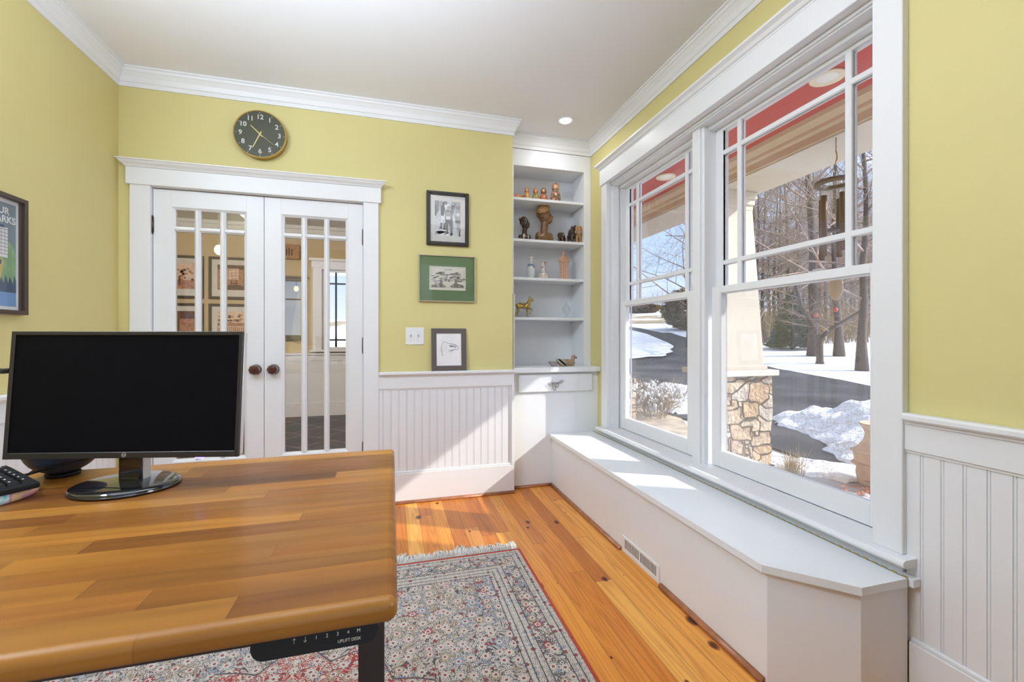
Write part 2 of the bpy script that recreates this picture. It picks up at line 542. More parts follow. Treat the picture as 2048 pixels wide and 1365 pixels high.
def rugmat(cx, cy, hw, hh):
    g = G('persian_rug_pile')
    o = g.sep(g.obj())
    ax = g.math('ABSOLUTE', o[0]); ay = g.math('ABSOLUTE', o[1])
    d = g.math('MINIMUM', g.math('SUBTRACT', hw, ax), g.math('SUBTRACT', hh, ay))
    v = g.comb(ax, ay, 0.0)
    wob = g.vmath('ADD', v, g.vmath('SCALE', g.noise(v, 26, 2, col=True), s=0.014))
    cream, grey, navy, red, tan, blue, pink = (0.60, 0.54, 0.47), (0.40, 0.37, 0.35), (0.040, 0.038, 0.050), (0.33, 0.030, 0.032), (0.42, 0.32, 0.20), (0.30, 0.35, 0.45), (0.50, 0.33, 0.29)
    def rosette(scale, petals, rnd=0.8):
        """petalled flower heads on a jittered grid: distance in petal units and a colour per head"""
        p = g.voro(wob, scale, out='Position', rnd=rnd, dims='2D'); c = g.voro(wob, scale, out='Color', rnd=rnd, dims='2D')
        l = g.sep(g.vmath('SUBTRACT', wob, p))
        r = g.math('MULTIPLY', g.math('SQRT', g.math('ADD', g.math('POWER', l[0], 2.0), g.math('POWER', l[1], 2.0))), scale)
        an = g.math('ARCTAN2', l[1], l[0])
        pet = g.math('ADD', 0.82, g.math('MULTIPLY', g.math('COSINE', g.math('MULTIPLY', an, petals)), 0.18))
        return g.math('DIVIDE', r, pet), c
    r1, c1 = rosette(19.0, 8.0); r2, c2 = rosette(44.0, 5.0, 1.0)
    k1, k2 = g.sep(c1), g.sep(c2)
    # curling stems: contour lines of a smooth field
    f = g.noise(v, 13.0, 1, 0.4, 1.2)
    s1 = g.math('LESS_THAN', g.math('ABSOLUTE', g.math('SUBTRACT', g.math('FRACT', g.math('MULTIPLY', f, 11.0)), 0.5)), 0.13)
    s2 = g.math('LESS_THAN', g.math('ABSOLUTE', g.math('SUBTRACT', g.math('FRACT', g.math('MULTIPLY', g.noise(v, 34.0, 1, 0.4, 0.8), 7.0)), 0.5)), 0.10)
    big = g.ramp(k1[0], [(0.0, cream), (0.35, (0.56, 0.49, 0.42)), (0.66, blue), (0.74, tan), (0.86, pink), (0.94, red)], 'CONSTANT')
    sml = g.ramp(k2[1], [(0.0, cream), (0.36, (0.64, 0.58, 0.52)), (0.56, blue), (0.68, tan), (0.80, pink), (0.90, red)], 'CONSTANT')
    def layered(ground, stem, outline, thr=0.34):
        c = g.mix(s2, ground, g.mix(0.85, ground, stem))
        c = g.mix(s1, c, stem)
        c = g.mix(g.math('LESS_THAN', r2, thr+0.08), c, outline)
        c = g.mix(g.math('LESS_THAN', r2, thr), c, sml)
        c = g.mix(g.math('LESS_THAN', r2, thr*0.38), c, outline)
        c = g.mix(g.math('LESS_THAN', r1, 0.44), c, outline)
        c = g.mix(g.math('LESS_THAN', r1, 0.40), c, big)
        c = g.mix(g.math('LESS_THAN', r1, 0.28), c, outline)
        c = g.mix(g.math('LESS_THAN', r1, 0.25), c, (0.62, 0.57, 0.51))
        c = g.mix(g.math('LESS_THAN', r1, 0.13), c, outline)
        c = g.mix(g.math('LESS_THAN', r1, 0.10), c, red)
        return c
    tint = g.ramp(g.noise(v, 3.2, 3), [(0.32, (0.36, 0.37, 0.42)), (0.48, (0.47, 0.42, 0.375)), (0.62, (0.50, 0.41, 0.32)), (0.72, (0.46, 0.34, 0.31))])
    light = layered(tint, (0.065, 0.050, 0.050), (0.045, 0.038, 0.044))
    darkb = layered((0.060, 0.055, 0.075), (0.50, 0.45, 0.39), (0.050, 0.042, 0.050), 0.38)
    redf = layered((0.33, 0.030, 0.032), (0.58, 0.49, 0.38), (0.075, 0.045, 0.045), 0.36)
    r3, c3 = rosette(44.0, 6.0, 0.25)
    guard = g.mix(g.math('LESS_THAN', r3, 0.46), (0.50, 0.45, 0.40), (0.09, 0.075, 0.075))
    guard = g.mix(g.math('LESS_THAN', r3, 0.36), guard, g.ramp(g.sep(c3)[2], [(0, cream), (0.5, (0.46, 0.42, 0.38)), (0.78, blue), (0.86, red)], 'CONSTANT'))
    guard = g.mix(g.math('LESS_THAN', r3, 0.14), guard, (0.09, 0.075, 0.075))
    ang = g.math('ARCTAN2', g.math('MULTIPLY', ay, 0.66), ax)
    rad = g.math('SQRT', g.math('ADD', g.math('POWER', g.math('DIVIDE', ax, 0.66), 2.0), g.math('POWER', g.math('DIVIDE', ay, 1.02), 2.0)))
    sc = g.math('MULTIPLY', g.math('PINGPONG', g.math('MULTIPLY', ang, 5.1), 1.0), 0.10)
    q = g.math('ADD', rad, sc)
    field = g.mix(g.math('LESS_THAN', q, 0.977), light, (0.07, 0.06, 0.065))
    field = g.mix(g.math('LESS_THAN', q, 0.97), field, redf)
    field = g.mix(g.math('LESS_THAN', q, 0.42), field, light)
    def band(lo, hi): return g.math('MULTIPLY', g.math('GREATER_THAN', d, lo), g.math('LESS_THAN', d, hi))
    c = field
    c = g.mix(g.math('LESS_THAN', d, 0.21), c, guard)
    c = g.mix(band(0.062, 0.135), c, darkb)
    for b in (0.030, 0.060, 0.135, 0.160, 0.188, 0.210):
        c = g.mix(band(b-0.0018, b+0.0018), c, navy)
    c = g.mix(g.math('LESS_THAN', d, 0.008), c, (0.40, 0.06, 0.035))
    kn = g.noise(scale=420, detail=1)
    c = g.mix(0.35, c, g.mix(1.0, c, g.ramp(kn, [(0.3, 0.55), (0.7, 1.25)]), 'MULTIPLY'))
    g.set(col=c, rough=0.9, sheen=0.15)
    g.bump(kn, 0.3, 0.002)
    return g.m
RUG = dict(x0=-1.30, x1=0.655, y0=-0.72, y1=2.235)
M['rug'] = rugmat(0.0, 0.0, (RUG['x1']-RUG['x0'])/2, (RUG['y1']-RUG['y0'])/2)
M['rugred'] = plain('red_rug_binding', (0.42, 0.055, 0.030), 0.9, var=0.3, vscale=200)
M['fringe'] = plain('cotton_fringe', (0.74, 0.71, 0.67), 0.95)

def slate():
    g = G('slate_floor_tiles')
    b = g.n('ShaderNodeTexBrick')
    mp = g.n('ShaderNodeMapping'); mp.inputs['Rotation'].default_value = (0, 0, radians(45))
    g.l(g.obj(), mp.inputs[0]); g.l(mp.outputs[0], b.inputs['Vector'])
    b.inputs['Color1'].default_value = (0.050, 0.048, 0.056, 1); b.inputs['Color2'].default_value = (0.085, 0.078, 0.080, 1)
    b.inputs['Mortar'].default_value = (0.24, 0.20, 0.17, 1)
    b.inputs['Scale'].default_value = 1.0; b.inputs['Mortar Size'].default_value = 0.008
    b.inputs['Brick Width'].default_value = 0.46; b.inputs['Row Height'].default_value = 0.40
    c = g.mix(0.5, b.outputs['Color'], g.mix(1.0, b.outputs['Color'], g.ramp(g.noise(scale=6, detail=5), [(0.3, 0.5), (0.7, 1.5)]), 'MULTIPLY'))
    g.set(col=c, rough=0.55, spec=0.3)
    g.bump(g.noise(scale=20, detail=4), 0.2, 0.005)
    return g.m
M['slate'] = slate()

def snowmat():
    g = G('old_snow')
    f = g.noise(scale=0.9, detail=6, rough=0.6)
    g.set(col=g.ramp(f, [(0.3, (0.80, 0.82, 0.86)), (0.6, (0.90, 0.90, 0.91))]), rough=0.7, sss=0.0)
    g.bump(g.math('ADD', g.noise(scale=2.2, detail=5), g.math('MULTIPLY', g.noise(scale=14, detail=4), 0.35)), 0.8, 0.22)
    return g.m
M['snow'] = snowmat()
def groundmat():
    g = G('snowy_field_with_bare_patches')
    f = g.noise(scale=0.10, detail=6, rough=0.62)
    s = g.math('ADD', g.math('MULTIPLY', g.sep(g.obj())[0], 0.66), g.math('MULTIPLY', g.sep(g.obj())[1], 0.75))
    far = g.math('MULTIPLY', g.math('GREATER_THAN', s, 50.0), g.math('LESS_THAN', s, 78.0))
    bare = g.math('MULTIPLY', far, g.ramp(f, [(0.42, 0.0), (0.50, 1.0)]))
    c = g.mix(bare, (0.88, 0.88, 0.90), (0.36, 0.27, 0.14))
    st = g.noise(g.comb(g.math('MULTIPLY', s, 1.0), 0.0, 0.0), 1.6, 4)
    c = g.mix(1.0, c, g.ramp(st, [(0.3, 0.86), (0.6, 1.0)]), 'MULTIPLY')
    g.set(col=c, rough=0.75)
    g.bump(g.noise(scale=1.1, detail=6), 0.7, 0.25)
    return g.m
M['field'] = groundmat()
def asphalt():
    g = G('asphalt_drive')
    o = g.sep(g.obj())
    f = g.noise(g.comb(g.math('MULTIPLY', o[0], 0.35), g.math('MULTIPLY', o[1], 0.35), 0.0), 3.0, 5)
    g.set(col=g.ramp(f, [(0.3, (0.022, 0.021, 0.023)), (0.5, (0.045, 0.043, 0.046)), (0.7, (0.085, 0.080, 0.084))]), rough=0.8, spec=0.25)
    g.bump(g.noise(scale=60, detail=3), 0.25, 0.01)
    return g.m
M['asphalt'] = asphalt()
M['concrete'] = plain('concrete_walk', (0.40, 0.36, 0.33), 0.8, var=0.15, vscale=8)
M['dirt'] = plain('tan_mulch', (0.46, 0.37, 0.26), 0.95, var=0.35, vscale=5, bump=0.4, bscale=40)
def stonemat():
    g = G('fieldstone_masonry')
    v = g.vmath('MULTIPLY', g.obj(), (1.0, 1.0, 1.55))
    v = g.vmath('ADD', v, g.vmath('SCALE', g.noise(scale=4.5, detail=3, col=True), s=0.09))
    e1 = g.voro(v, 4.6, 'F1', metric='CHEBYCHEV'); e2 = g.voro(v, 4.6, 'F2', metric='CHEBYCHEV'); c = g.voro(v, 4.6, out='Color', metric='CHEBYCHEV')
    e = g.math('SUBTRACT', e2, e1)
    col = g.ramp(g.sep(c)[0], [(0.0, (0.54, 0.36, 0.20)), (0.3, (0.62, 0.50, 0.36)), (0.55, (0.58, 0.51, 0.44)), (0.8, (0.52, 0.33, 0.18)), (1.0, (0.64, 0.55, 0.44))])
    col = g.mix(0.7, col, g.mix(1.0, col, g.ramp(g.noise(scale=16, detail=7, rough=0.65), [(0.32, 0.5), (0.62, 1.25)]), 'MULTIPLY'))
    col = g.mix(g.math('LESS_THAN', e, 0.030), col, (0.22, 0.15, 0.10))
    g.set(col=col, rough=0.85)
    g.bump(g.math('ADD', g.ramp(e, [(0.0, 0.0), (0.10, 1.0)]), g.math('MULTIPLY', g.noise(scale=26, detail=6), 0.7)), 1.0, 0.06)
    return g.m
M['stone'] = stonemat()
M['stucco'] = plain('cream_porch_paint', (0.56, 0.49, 0.40), 0.7, var=0.03, bump=0.1, bscale=120)
M['porchtan'] = plain('tan_porch_moulding', (0.60, 0.48, 0.33), 0.6, var=0.03)
def redboards():
    g = G('red_beadboard')
    o = g.sep(g.obj())
    fr = g.math('FRACT', g.math('DIVIDE', o[0], 0.045))
    s = g.math('LESS_THAN', fr, 0.10)
    g.set(col=g.mix(s, (0.52, 0.065, 0.045), (0.40, 0.045, 0.035)), rough=0.45)
    return g.m
M['redceil'] = redboards()
M['lighttrim'] = plain('cream_light_trim', (0.78, 0.68, 0.50), 0.5)
M['bark'] = plain('grey_brown_bark', (0.105, 0.075, 0.060), 0.9, var=0.35, vscale=14, bump=0.5, bscale=30)
M['twig'] = plain('pale_bare_twig', (0.27, 0.195, 0.155), 0.85, var=0.3, vscale=3)
M['brush'] = plain('dry_brush', (0.36, 0.26, 0.15), 0.9, var=0.4, vscale=3)
M['evergreen'] = plain('dark_evergreen', (0.22, 0.18, 0.10), 0.9, var=0.6, vscale=4)
M['evergreen2'] = plain('green_pine', (0.07, 0.10, 0.045), 0.9, var=0.5, vscale=4)
M['rust'] = plain('rusty_brown_shrub', (0.20, 0.115, 0.065), 0.9, var=0.4, vscale=2)
M['grass'] = plain('straw_grass', (0.62, 0.48, 0.26), 0.9, var=0.3, vscale=20)
M['redberry'] = plain('red_fruit', (0.50, 0.05, 0.03), 0.5)
M['terracotta'] = plain('weathered_clay', (0.62, 0.44, 0.32), 0.8, var=0.15, vscale=15)
M['leaf'] = plain('orange_dead_leaf', (0.50, 0.16, 0.06), 0.8, var=0.4, vscale=30)
M['chime'] = plain('bronze_chime', (0.115, 0.060, 0.042), 0.45, 0.3)
M['chimering'] = plain('stained_wood_ring', (0.085, 0.042, 0.028), 0.5)
M['cord'] = plain('cord', (0.20, 0.17, 0.14), 0.8)
M['woodsail'] = plain('wooden_wind_sail', (0.45, 0.34, 0.23), 0.6)

# ================================================================== the room
XL, XR, YB, ZC = -1.56, 1.5813, 3.095, 2.735
YREAR = -2.3
OPY0, OPY1, OPZ0, OPZ1 = 1.085, 2.965, 0.430, 2.305       # window opening
DX0, DX1, DZ = -1.393, -0.187, 2.045                       # door opening

struct('floor', MB().box(XL-0.1, XR+0.1, YREAR, 3.20, -0.06, 0.0), M['floor'], 'honey-coloured knotty pine plank floor', 'floor')
struct('ceiling', MB().box(XL-0.1, XR+0.2, YREAR-0.1, 3.66, ZC, ZC+0.1), M['ceil'], 'flat white ceiling', 'ceiling')
struct('wall_left', MB().box(XL-0.12, XL, YREAR, 3.095, 0, ZC), M['green'], 'yellow-green left wall', 'wall')
m = MB()
m.box(XR, XR+0.15, YREAR, OPY0-0.015, 0, ZC); m.box(XR, XR+0.15, OPY1+0.015, 3.66, 0, ZC)
m.box(XR, XR+0.15, OPY0-0.015, OPY1+0.015, 0, OPZ0-0.02); m.box(XR, XR+0.15, OPY0-0.015, OPY1+0.015, OPZ1+0.012, ZC)
struct('wall_right', m, M['green'], 'yellow-green wall around the big window', 'wall')
m = MB()
m.box(XL-0.12, DX0-0.02, YB, YB+0.14, 0, ZC); m.box(DX1+0.02, 0.858, YB, YB+0.14, 0, ZC)
m.box(DX0-0.02, DX1+0.02, YB, YB+0.14, DZ+0.012, ZC); m.box(0.760, 0.858, YB+0.14, 3.56, 0, ZC)
struct('wall_back', m, M['green'], 'yellow-green wall with the glazed double doors and the clock', 'wall')
struct('wall_alcove', MB().box(0.70, XR+0.2, 3.56, 3.66, 0, ZC), M['cabinet'], 'white wall behind the built-in shelves', 'wall')
m = MB()
m.box(XL-0.1, -1.42, YREAR-0.1, YREAR, 0, ZC); m.box(1.20, XR+0.2, YREAR-0.1, YREAR, 0, ZC); m.box(-1.42, 1.20, YREAR-0.1, YREAR, 2.55, ZC); m.box(-1.42, 1.20, YREAR-0.1, YREAR, 0, 0.5)
struct('wall_rear', m, M['green'], 'yellow-green wall behind the camera', 'wall')

# crown moulding: profile (distance from wall, height below ceiling)
CR = [(0, -0.105), (0.008, -0.105), (0.010, -0.082), (0.016, -0.078), (0.024, -0.052), (0.040, -0.030), (0.046, -0.026), (0.048, -0.012), (0.056, -0.010), (0.056, 0.0), (0, 0.0)]
def crown_run(mb, axis, wall, sgn, a, b):
    """axis 'y' runs along y on an x-wall; sgn = direction into the room. mitred ends"""
    A, B = [], []
    for dpt, h in CR:
        ea = a[0] + a[1]*dpt; eb = b[0] + b[1]*dpt
        if axis == 'y':
            A.append(mb.bm.verts.new((wall+sgn*dpt, ea, ZC+h))); B.append(mb.bm.verts.new((wall+sgn*dpt, eb, ZC+h)))
        else:
            A.append(mb.bm.verts.new((ea, wall+sgn*dpt, ZC+h))); B.append(mb.bm.verts.new((eb, wall+sgn*dpt, ZC+h)))
    n = len(CR)
    mb._f(A[::-1]); mb._f(B)
    for i in range(n): mb._f([A[i], A[(i+1) % n], B[(i+1) % n], B[i]])
YC = 3.285
m = MB(); crown_run(m, 'y', XL, 1, (YREAR, 0), (YB, -1)); struct('trim_1', m, M['white'], 'white crown moulding on the left wall', 'moulding')
m = MB(); crown_run(m, 'x', YB, -1, (XL, 1), (0.858, 1)); crown_run(m, 'y', 0.858, 1, (YB, -1), (YC, -1))
struct('trim_2', m, M['white'], 'white crown moulding above the doors', 'moulding')
m = MB(); crown_run(m, 'x', YC, -1, (0.858, 1), (XR, -1)); struct('trim_3', m, M['white'], 'short white crown moulding above the shelves', 'moulding')
m = MB(); crown_run(m, 'y', XR, -1, (YREAR, 0), (YC, -1)); struct('trim_4', m, M['white'], 'white crown moulding above the window', 'moulding')

# wainscot ---------------------------------------------------------
def bead_profile(a, b, pitch=0.052, depth=0.0035, start=0.0):
    """outline along the wall: (position, relief) with a double groove each pitch"""
    pts = []
    x = a + start
    pts.append((a, 0.0))
    while x < b - 0.012:
        if x > a + 0.004:
            pts += [(x-0.0050, 0.0), (x-0.0035, depth), (x-0.0020, 0.0006), (x+0.0020, 0.0006), (x+0.0035, depth), (x+0.0050, 0.0)]
        x += pitch
    pts.append((b, 0.0))
    return pts
RAILZ = 0.9045
def wainscot(mb, axis, wall, sgn, a, b, base=True):
    """sgn: direction into the room; panel, rail, cap and base board"""
    pr = bead_profile(a, b, start=0.03)
    t = 0.010
    out = [(p, wall + sgn*(t - d)) for p, d in pr]
    if axis == 'x':      # runs along x on a y-wall
        mb.prism(out + [(b, wall), (a, wall)], 'z', 0.185, 0.79)
        R = lambda d0, d1, z0, z1, bv=0.0: mb.box(a, b, wall+sgn*d0, wall+sgn*d1, z0, z1, bv)
    else:
        mb.prism([(q, p) for p, q in out] + [(wall, b), (wall, a)], 'z', 0.185, 0.79)
        R = lambda d0, d1, z0, z1, bv=0.0: mb.box(wall+sgn*d0, wall+sgn*d1, a, b, z0, z1, bv)
    R(0, 0.020, 0.787, 0.880, 0.002); R(0, 0.026, 0.868, 0.885, 0.004); R(0, 0.042, 0.881, RAILZ, 0.006)
    R(0.010, 0.014, 0.779, 0.788)
def baseboard(mb, axis, wall, sgn, a, b):
    if axis == 'x':
        mb.box(a, b, wall, wall+sgn*0.022, 0, 0.205, 0.002); mb.box(a, b, wall, wall+sgn*0.017, 0.203, 0.218, 0.004)
    else:
        mb.box(wall, wall+sgn*0.022, a, b, 0, 0.190, 0.002); mb.box(wall, wall+sgn*0.017, a, b, 0.188, 0.204, 0.004)
m = MB(); wainscot(m, 'x', YB, -1, -0.0886, 0.864)
m.box(0.846, 0.866, YB-0.022, YB, 0.2, 0.80, 0.001)
struct('trim_5', m, M['white'], 'white beadboard wainscot right of the doors', 'wainscot')
m = MB(); wainscot(m, 'y', XR, -1, YREAR, 0.995); struct('trim_6', m, M['white'], 'white beadboard wainscot right of the window', 'wainscot')
m = MB(); wainscot(m, 'y', XL, 1, YREAR, 3.05); struct('trim_7', m, M['white'], 'white beadboard wainscot on the left wall', 'wainscot')
m = MB(); baseboard(m, 'x', YB, -1, -0.0886, 0.866); struct('baseboard_back', m, M['white'], 'white baseboard right of the doors', 'baseboard')
m = MB(); baseboard(m, 'y', XR, -1, YREAR, 0.982); struct('baseboard_right', m, M['white'], 'white baseboard right of the window seat', 'baseboard')
m = MB(); baseboard(m, 'y', XL, 1, YREAR, 3.05); struct('baseboard_left', m, M['white'], 'white baseboard on the left wall', 'baseboard')
def qr(mb, axis, wall, sgn, a, b, r=0.018):
    pts = [(0, 0)] + [(r*cos(t*pi/10), r*sin(t*pi/10)) for t in range(6)]
    if axis == 'x': mb.prism([(wall+sgn*p, q) for p, q in pts], 'x', a, b, True)
    else: mb.prism([(wall+sgn*p, q) for p, q in pts], 'y', a, b, True)
m = MB(); qr(m, 'x', YB-0.022, -1, -0.0886, 0.868); struct('trim_8', m, M['qround'], 'reddish wood shoe moulding below the wainscot', 'moulding')
m = MB(); qr(m, 'x', 3.155, -1, 0.866, 1.187); struct('trim_9', m, M['qround'], 'short reddish wood shoe moulding below the cabinet', 'moulding')
m = MB(); qr(m, 'y', 1.187, -1, 2.090, 3.137); struct('trim_10', m, M['qround'], 'reddish wood shoe moulding along the window seat, beyond the vent', 'moulding')
m = MB(); qr(m, 'y', 1.187, -1, 1.16, 1.735); struct('trim_11', m, M['qround'], 'reddish wood shoe moulding along the window seat, nearer than the vent', 'moulding')

# door casing ------------------------------------------------------
m = MB()
m.box(-1.4957, -1.393, 3.073, YB, 0, 2.052, 0.002); m.box(-0.187, -0.0886, 3.073, YB, 0, 2.052, 0.002)
m.box(-1.512, -0.072, 3.064, YB, 2.048, 2.150, 0.002)
cap = [(0, 0), (-0.034, 0), (-0.040, 0.010), (-0.052, 0.020), (-0.060, 0.032), (-0.066, 0.034), (-0.066, 0.040), (0, 0.040)]
A = []
for k in (0, 1):
    A.append([m.bm.verts.new(((-1.512-0.0+(p+0.031)*1.0) if k == 0 else (-0.072-(p+0.031)), YB+p, 2.150+q)) for p, q in cap])
for q in range(len(cap)): m._f([A[0][q], A[0][(q+1) % len(cap)], A[1][(q+1) % len(cap)], A[1][q]])
m._f(A[0]); m._f(A[1][::-1])
m.box(DX0-0.02, DX0, YB-0.002, YB+0.14, 0, 2.045); m.box(DX1, DX1+0.02, YB-0.002, YB+0.14, 0, 2.045); m.box(DX0-0.02, DX1+0.02, YB-0.002, YB+0.14, 2.045, 2.06)
struct('trim_12', m, M['white'], 'white casing and cornice around the double doors', 'door casing')

# glazed double doors ---------------------------------------------
def glazed_door(name, label, x0, x1, gx, hinge_x, knob_x, hz):
    """gx: three (x0,x1) pane columns"""
    r = thing(name, label, 'door', ((x0+x1)/2, 3.122, 0.0), kind='structure')
    y0, y1 = 3.103, 3.141
    zb, zt, zm0, zm1 = 0.39, 1.924, 1.790, 1.822
    G0, G1 = gx[0][0], gx[-1][1]
    m = MB()
    m.box(x0, G0-0.017, y0, y1, 0.012, 2.040, 0.0015); m.box(G1+0.017, x1, y0, y1, 0.012, 2.040, 0.0015)
    m.box(G0-0.017, G1+0.017, y0, y1, 0.012, zb-0.014); m.box(G0-0.017, G1+0.017, y0, y1, zt+0.014, 2.040)
    # bevelled glazing beads and bars
    def bar_v(xa, xb, za, zz):
        c = (xa+xb)/2; w = xb-xa
        m.prism([(xa, 3.118), (c-w*0.16, 3.104), (c+w*0.16, 3.104), (xb, 3.118), (xb, 3.136), (xa, 3.136)], 'z', za, zz)
    def bar_h(za, zz, xa, xb):
        c = (za+zz)/2; w = zz-za
        m.prism([(3.118, za), (3.104, c-w*0.16), (3.104, c+w*0.16), (3.118, zz), (3.136, zz), (3.136, za)], 'x', xa, xb)
    for (a, b), (c, d) in zip(gx, gx[1:]): bar_v(b, c, zb, zt)
    for a, b in gx: bar_h(zm0, zm1, a-0.004, b+0.004)
    for s, xx in ((1, G0), (-1, G1)):
        m.prism([(xx-s*0.017, 3.104), (xx, 3.118), (xx, 3.136), (xx-s*0.017, 3.136)], 'z', zb-0.014, zt+0.014)
    m.prism([(3.104, zb-0.014), (3.118, zb), (3.136, zb), (3.136, zb-0.014)], 'x', G0-0.017, G1+0.017)
    m.prism([(3.104, zt+0.014), (3.118, zt), (3.136, zt), (3.136, zt+0.014)], 'x', G0-0.017, G1+0.017)
    m.build('door_leaf', M['white'], r)
    MB().box(G0-0.003, G1+0.003, 3.124, 3.127, zb-0.003, zt+0.003).build('glass', M['pane'], r)
    k = MB()
    k.lathe([(0.013, -0.056), (0.026, -0.054), (0.033, -0.043), (0.033, -0.030), (0.022, -0.017), (0.013, -0.012)], (knob_x, 3.103, 0.935), 8, 'y', smooth=False)
    kb = k.build('knob', M['knob'], r)
    kb['label'] = 'dark red faceted glass knob'
    k = MB(); k.lathe([(0.033, 0.0), (0.033, -0.004), (0.026, -0.008), (0.014, -0.010), (0.012, -0.016)], (knob_x, 3.103, 0.935), 24, 'y')
    k.build('rosette', M['bronze'], kb)
    for z in hz:
        h = MB()
        h.tube([(hinge_x, 3.097, z-0.046), (hinge_x, 3.097, z+0.046)], 0.0065, 8)
        for q in (-0.051, 0.051): h.ball((hinge_x, 3.097, z+q), 0.006, 8, 6)
        h.box(hinge_x-0.006, hinge_x+0.006, 3.098, 3.106, z-0.045, z+0.045)
        h.build('hinge', M['bronze'], r)
    return r
glazed_door('door_1', 'left white glazed door leaf, partly behind the monitor', -1.390, -0.7915, [(-1.279, -1.179), (-1.144, -1.042), (-1.007, -0.906)], -1.3915, -0.836, (1.82, 1.085, 0.25))
glazed_door('door_2', 'right white glazed door leaf, beside the wainscot', -0.7885, -0.1900, [(-0.673, -0.575), (-0.5395, -0.4365), (-0.403, -0.3016)], -0.1885, -0.733, (1.817, 1.085, 0.38))

# ------------------------------------------------------------------ big window
m = MB()
m.box(1.553, XR, OPY1, 3.045, 0.4534, 2.31, 0.002); m.box(1.553, XR, 0.995, OPY0, 0.4534, 2.31, 0.002)
m.box(1.545, XR, 0.978, 3.058, 2.305, 2.418, 0.002)
capx = [(0, 0), (0.036, 0), (0.038, 0.008), (0.046, 0.012), (0.054, 0.026), (0.066, 0.034), (0.070, 0.036), (0.070, 0.047), (0, 0.047)]
A = [[m.bm.verts.new((XR-p, 0.978-(p-0.036) if k == 0 else 3.058+(p-0.036)*0.55, 2.418+q)) for p, q in capx] for k in (0, 1)]
for q in range(len(capx)): m._f([A[0][q], A[0][(q+1) % len(capx)], A[1][(q+1) % len(capx)], A[1][q]])
m._f(A[0]); m._f(A[1][::-1])
struct('trim_13', m, M['white'], 'white casing and cornice around the big window', 'window casing')
m = MB()
m.box(1.5815, 1.752, OPY1+0.001, OPY1+0.014, 0.44, 2.318); m.box(1.5815, 1.752, OPY0-0.014, OPY0-0.001, 0.44, 2.318); m.box(1.5815, 1.752, OPY0-0.013, OPY1+0.013, 2.3055, 2.316)
m.box(1.590, 1.66, OPY0, OPY1, 2.292, 2.3045); m.box(1.60, 1.66, OPY0, OPY1, 2.285, 2.294)
m.box(1.628, 1.752, 1.993, 2.091, 0.45, 2.305, 0.004); m.box(1.615, 1.63, 2.012, 2.072, 0.45, 2.305, 0.003)
m.box(1.66, 1.80, OPY0, OPY1, 0.40, 0.455)
m.box(1.66, 1.704, OPY0, OPY1, 2.266, 2.306); m.box(1.668, 1.704, OPY1-0.021, OPY1, 0.45, 2.305); m.box(1.668, 1.704, OPY0, OPY0+0.021, 0.45, 2.305)
for y in (OPY1-0.012, OPY0): m.box(1.60, 1.652, y, y+0.012, 0.4534, 2.30)
struct('trim_14', m, M['white'], 'white jambs and centre post of the big window', 'window jamb')
m = MB()
m.prism([(1.66, 0.4534), (1.522, 0.4534), (1.513, 0.448), (1.511, 0.440), (1.515, 0.432), (1.524, 0.428), (1.66, 0.428)], 'y', 0.966, 3.062)
m.prism([(XR, 0.428), (1.553, 0.428), (1.556, 0.420), (1.562, 0.414), (1.563, 0.3965), (XR, 0.3965)], 'y', 1.00, 3.05)
struct('trim_15', m, M['white'], 'white rounded window stool below the big window', 'window sill')

def double_hung(name, label, y0, y1, gy0, gy1, vb, lock_y):
    r = thing(name, label, 'window', (1.70, (y0+y1)/2, 0.455), kind='structure')
    up = MB().frame('x', y0, y1, 1.375, 2.302, 1.705, 1.745, (max(0.02, gy0-y0), max(0.02, y1-gy1), 0.036, 0.053), 0.002)
    up.frame('x', gy0-0.012, gy1+0.012, 1.40, 2.260, 1.712, 1.722, 0.012)
    u = up.build('upper_sash', M['white'], r)
    MB().box(1.7225, 1.7255, gy0-0.004, gy1+0.004, 1.404, 2.254).build('glass', M['pane'], u)
    g = MB()
    for c in vb: g.box(1.706, 1.7215, c-0.013, c+0.013, 1.405, 2.255, 0.003); g.box(1.727, 1.740, c-0.013, c+0.013, 1.405, 2.255, 0.003)
    for z in (1.541, 2.130): g.box(1.7065, 1.7210, gy0, gy1, z-0.012, z+0.012, 0.003); g.box(1.7275, 1.7395, gy0, gy1, z-0.012, z+0.012, 0.003)
    g.build('grille', M['white'], u)
    lo = MB().frame('x', y0+0.022, y1-0.022, 0.460, 1.4095, 1.660, 1.700, (0.060, 0.060, 0.0835, 0.036), 0.002)
    lo.frame('x', y0+0.070, y1-0.070, 0.531, 1.385, 1.666, 1.678, 0.014, 0.001)
    l = lo.build('lower_sash', M['white'], r)
    MB().box(1.679, 1.682, y0+0.078, y1-0.078, 0.540, 1.376).build('glass', M['pane'], l)
    k = MB().box(1.664, 1.698, lock_y-0.032, lock_y+0.032, 1.4095, 1.415, 0.002).box(1.672, 1.690, lock_y-0.022, lock_y+0.022, 1.415, 1.422, 0.003)
    k.build('sash_lock', M['silver'], l)
    s = MB().box(1.7495, 1.7500, y0+0.03, y1-0.03, 0.48, 1.39)
    s.build('insect_screen', M['mesh'], r)
    MB().frame('x', y0+0.018, y1-0.018, 0.465, 1.402, 1.7460, 1.7535, 0.012).build('screen_frame', M['silver'], r)
    return r
double_hung('window_1', 'far double-hung window of the pair, beside the shelves', 2.091, 2.965, 2.141, 2.8956, (2.243, 2.788), 2.32)
double_hung('window_2', 'near double-hung window of the pair, with the wind chime outside', 1.085, 1.993, 1.1685, 1.943, (1.280, 1.831), 1.38)

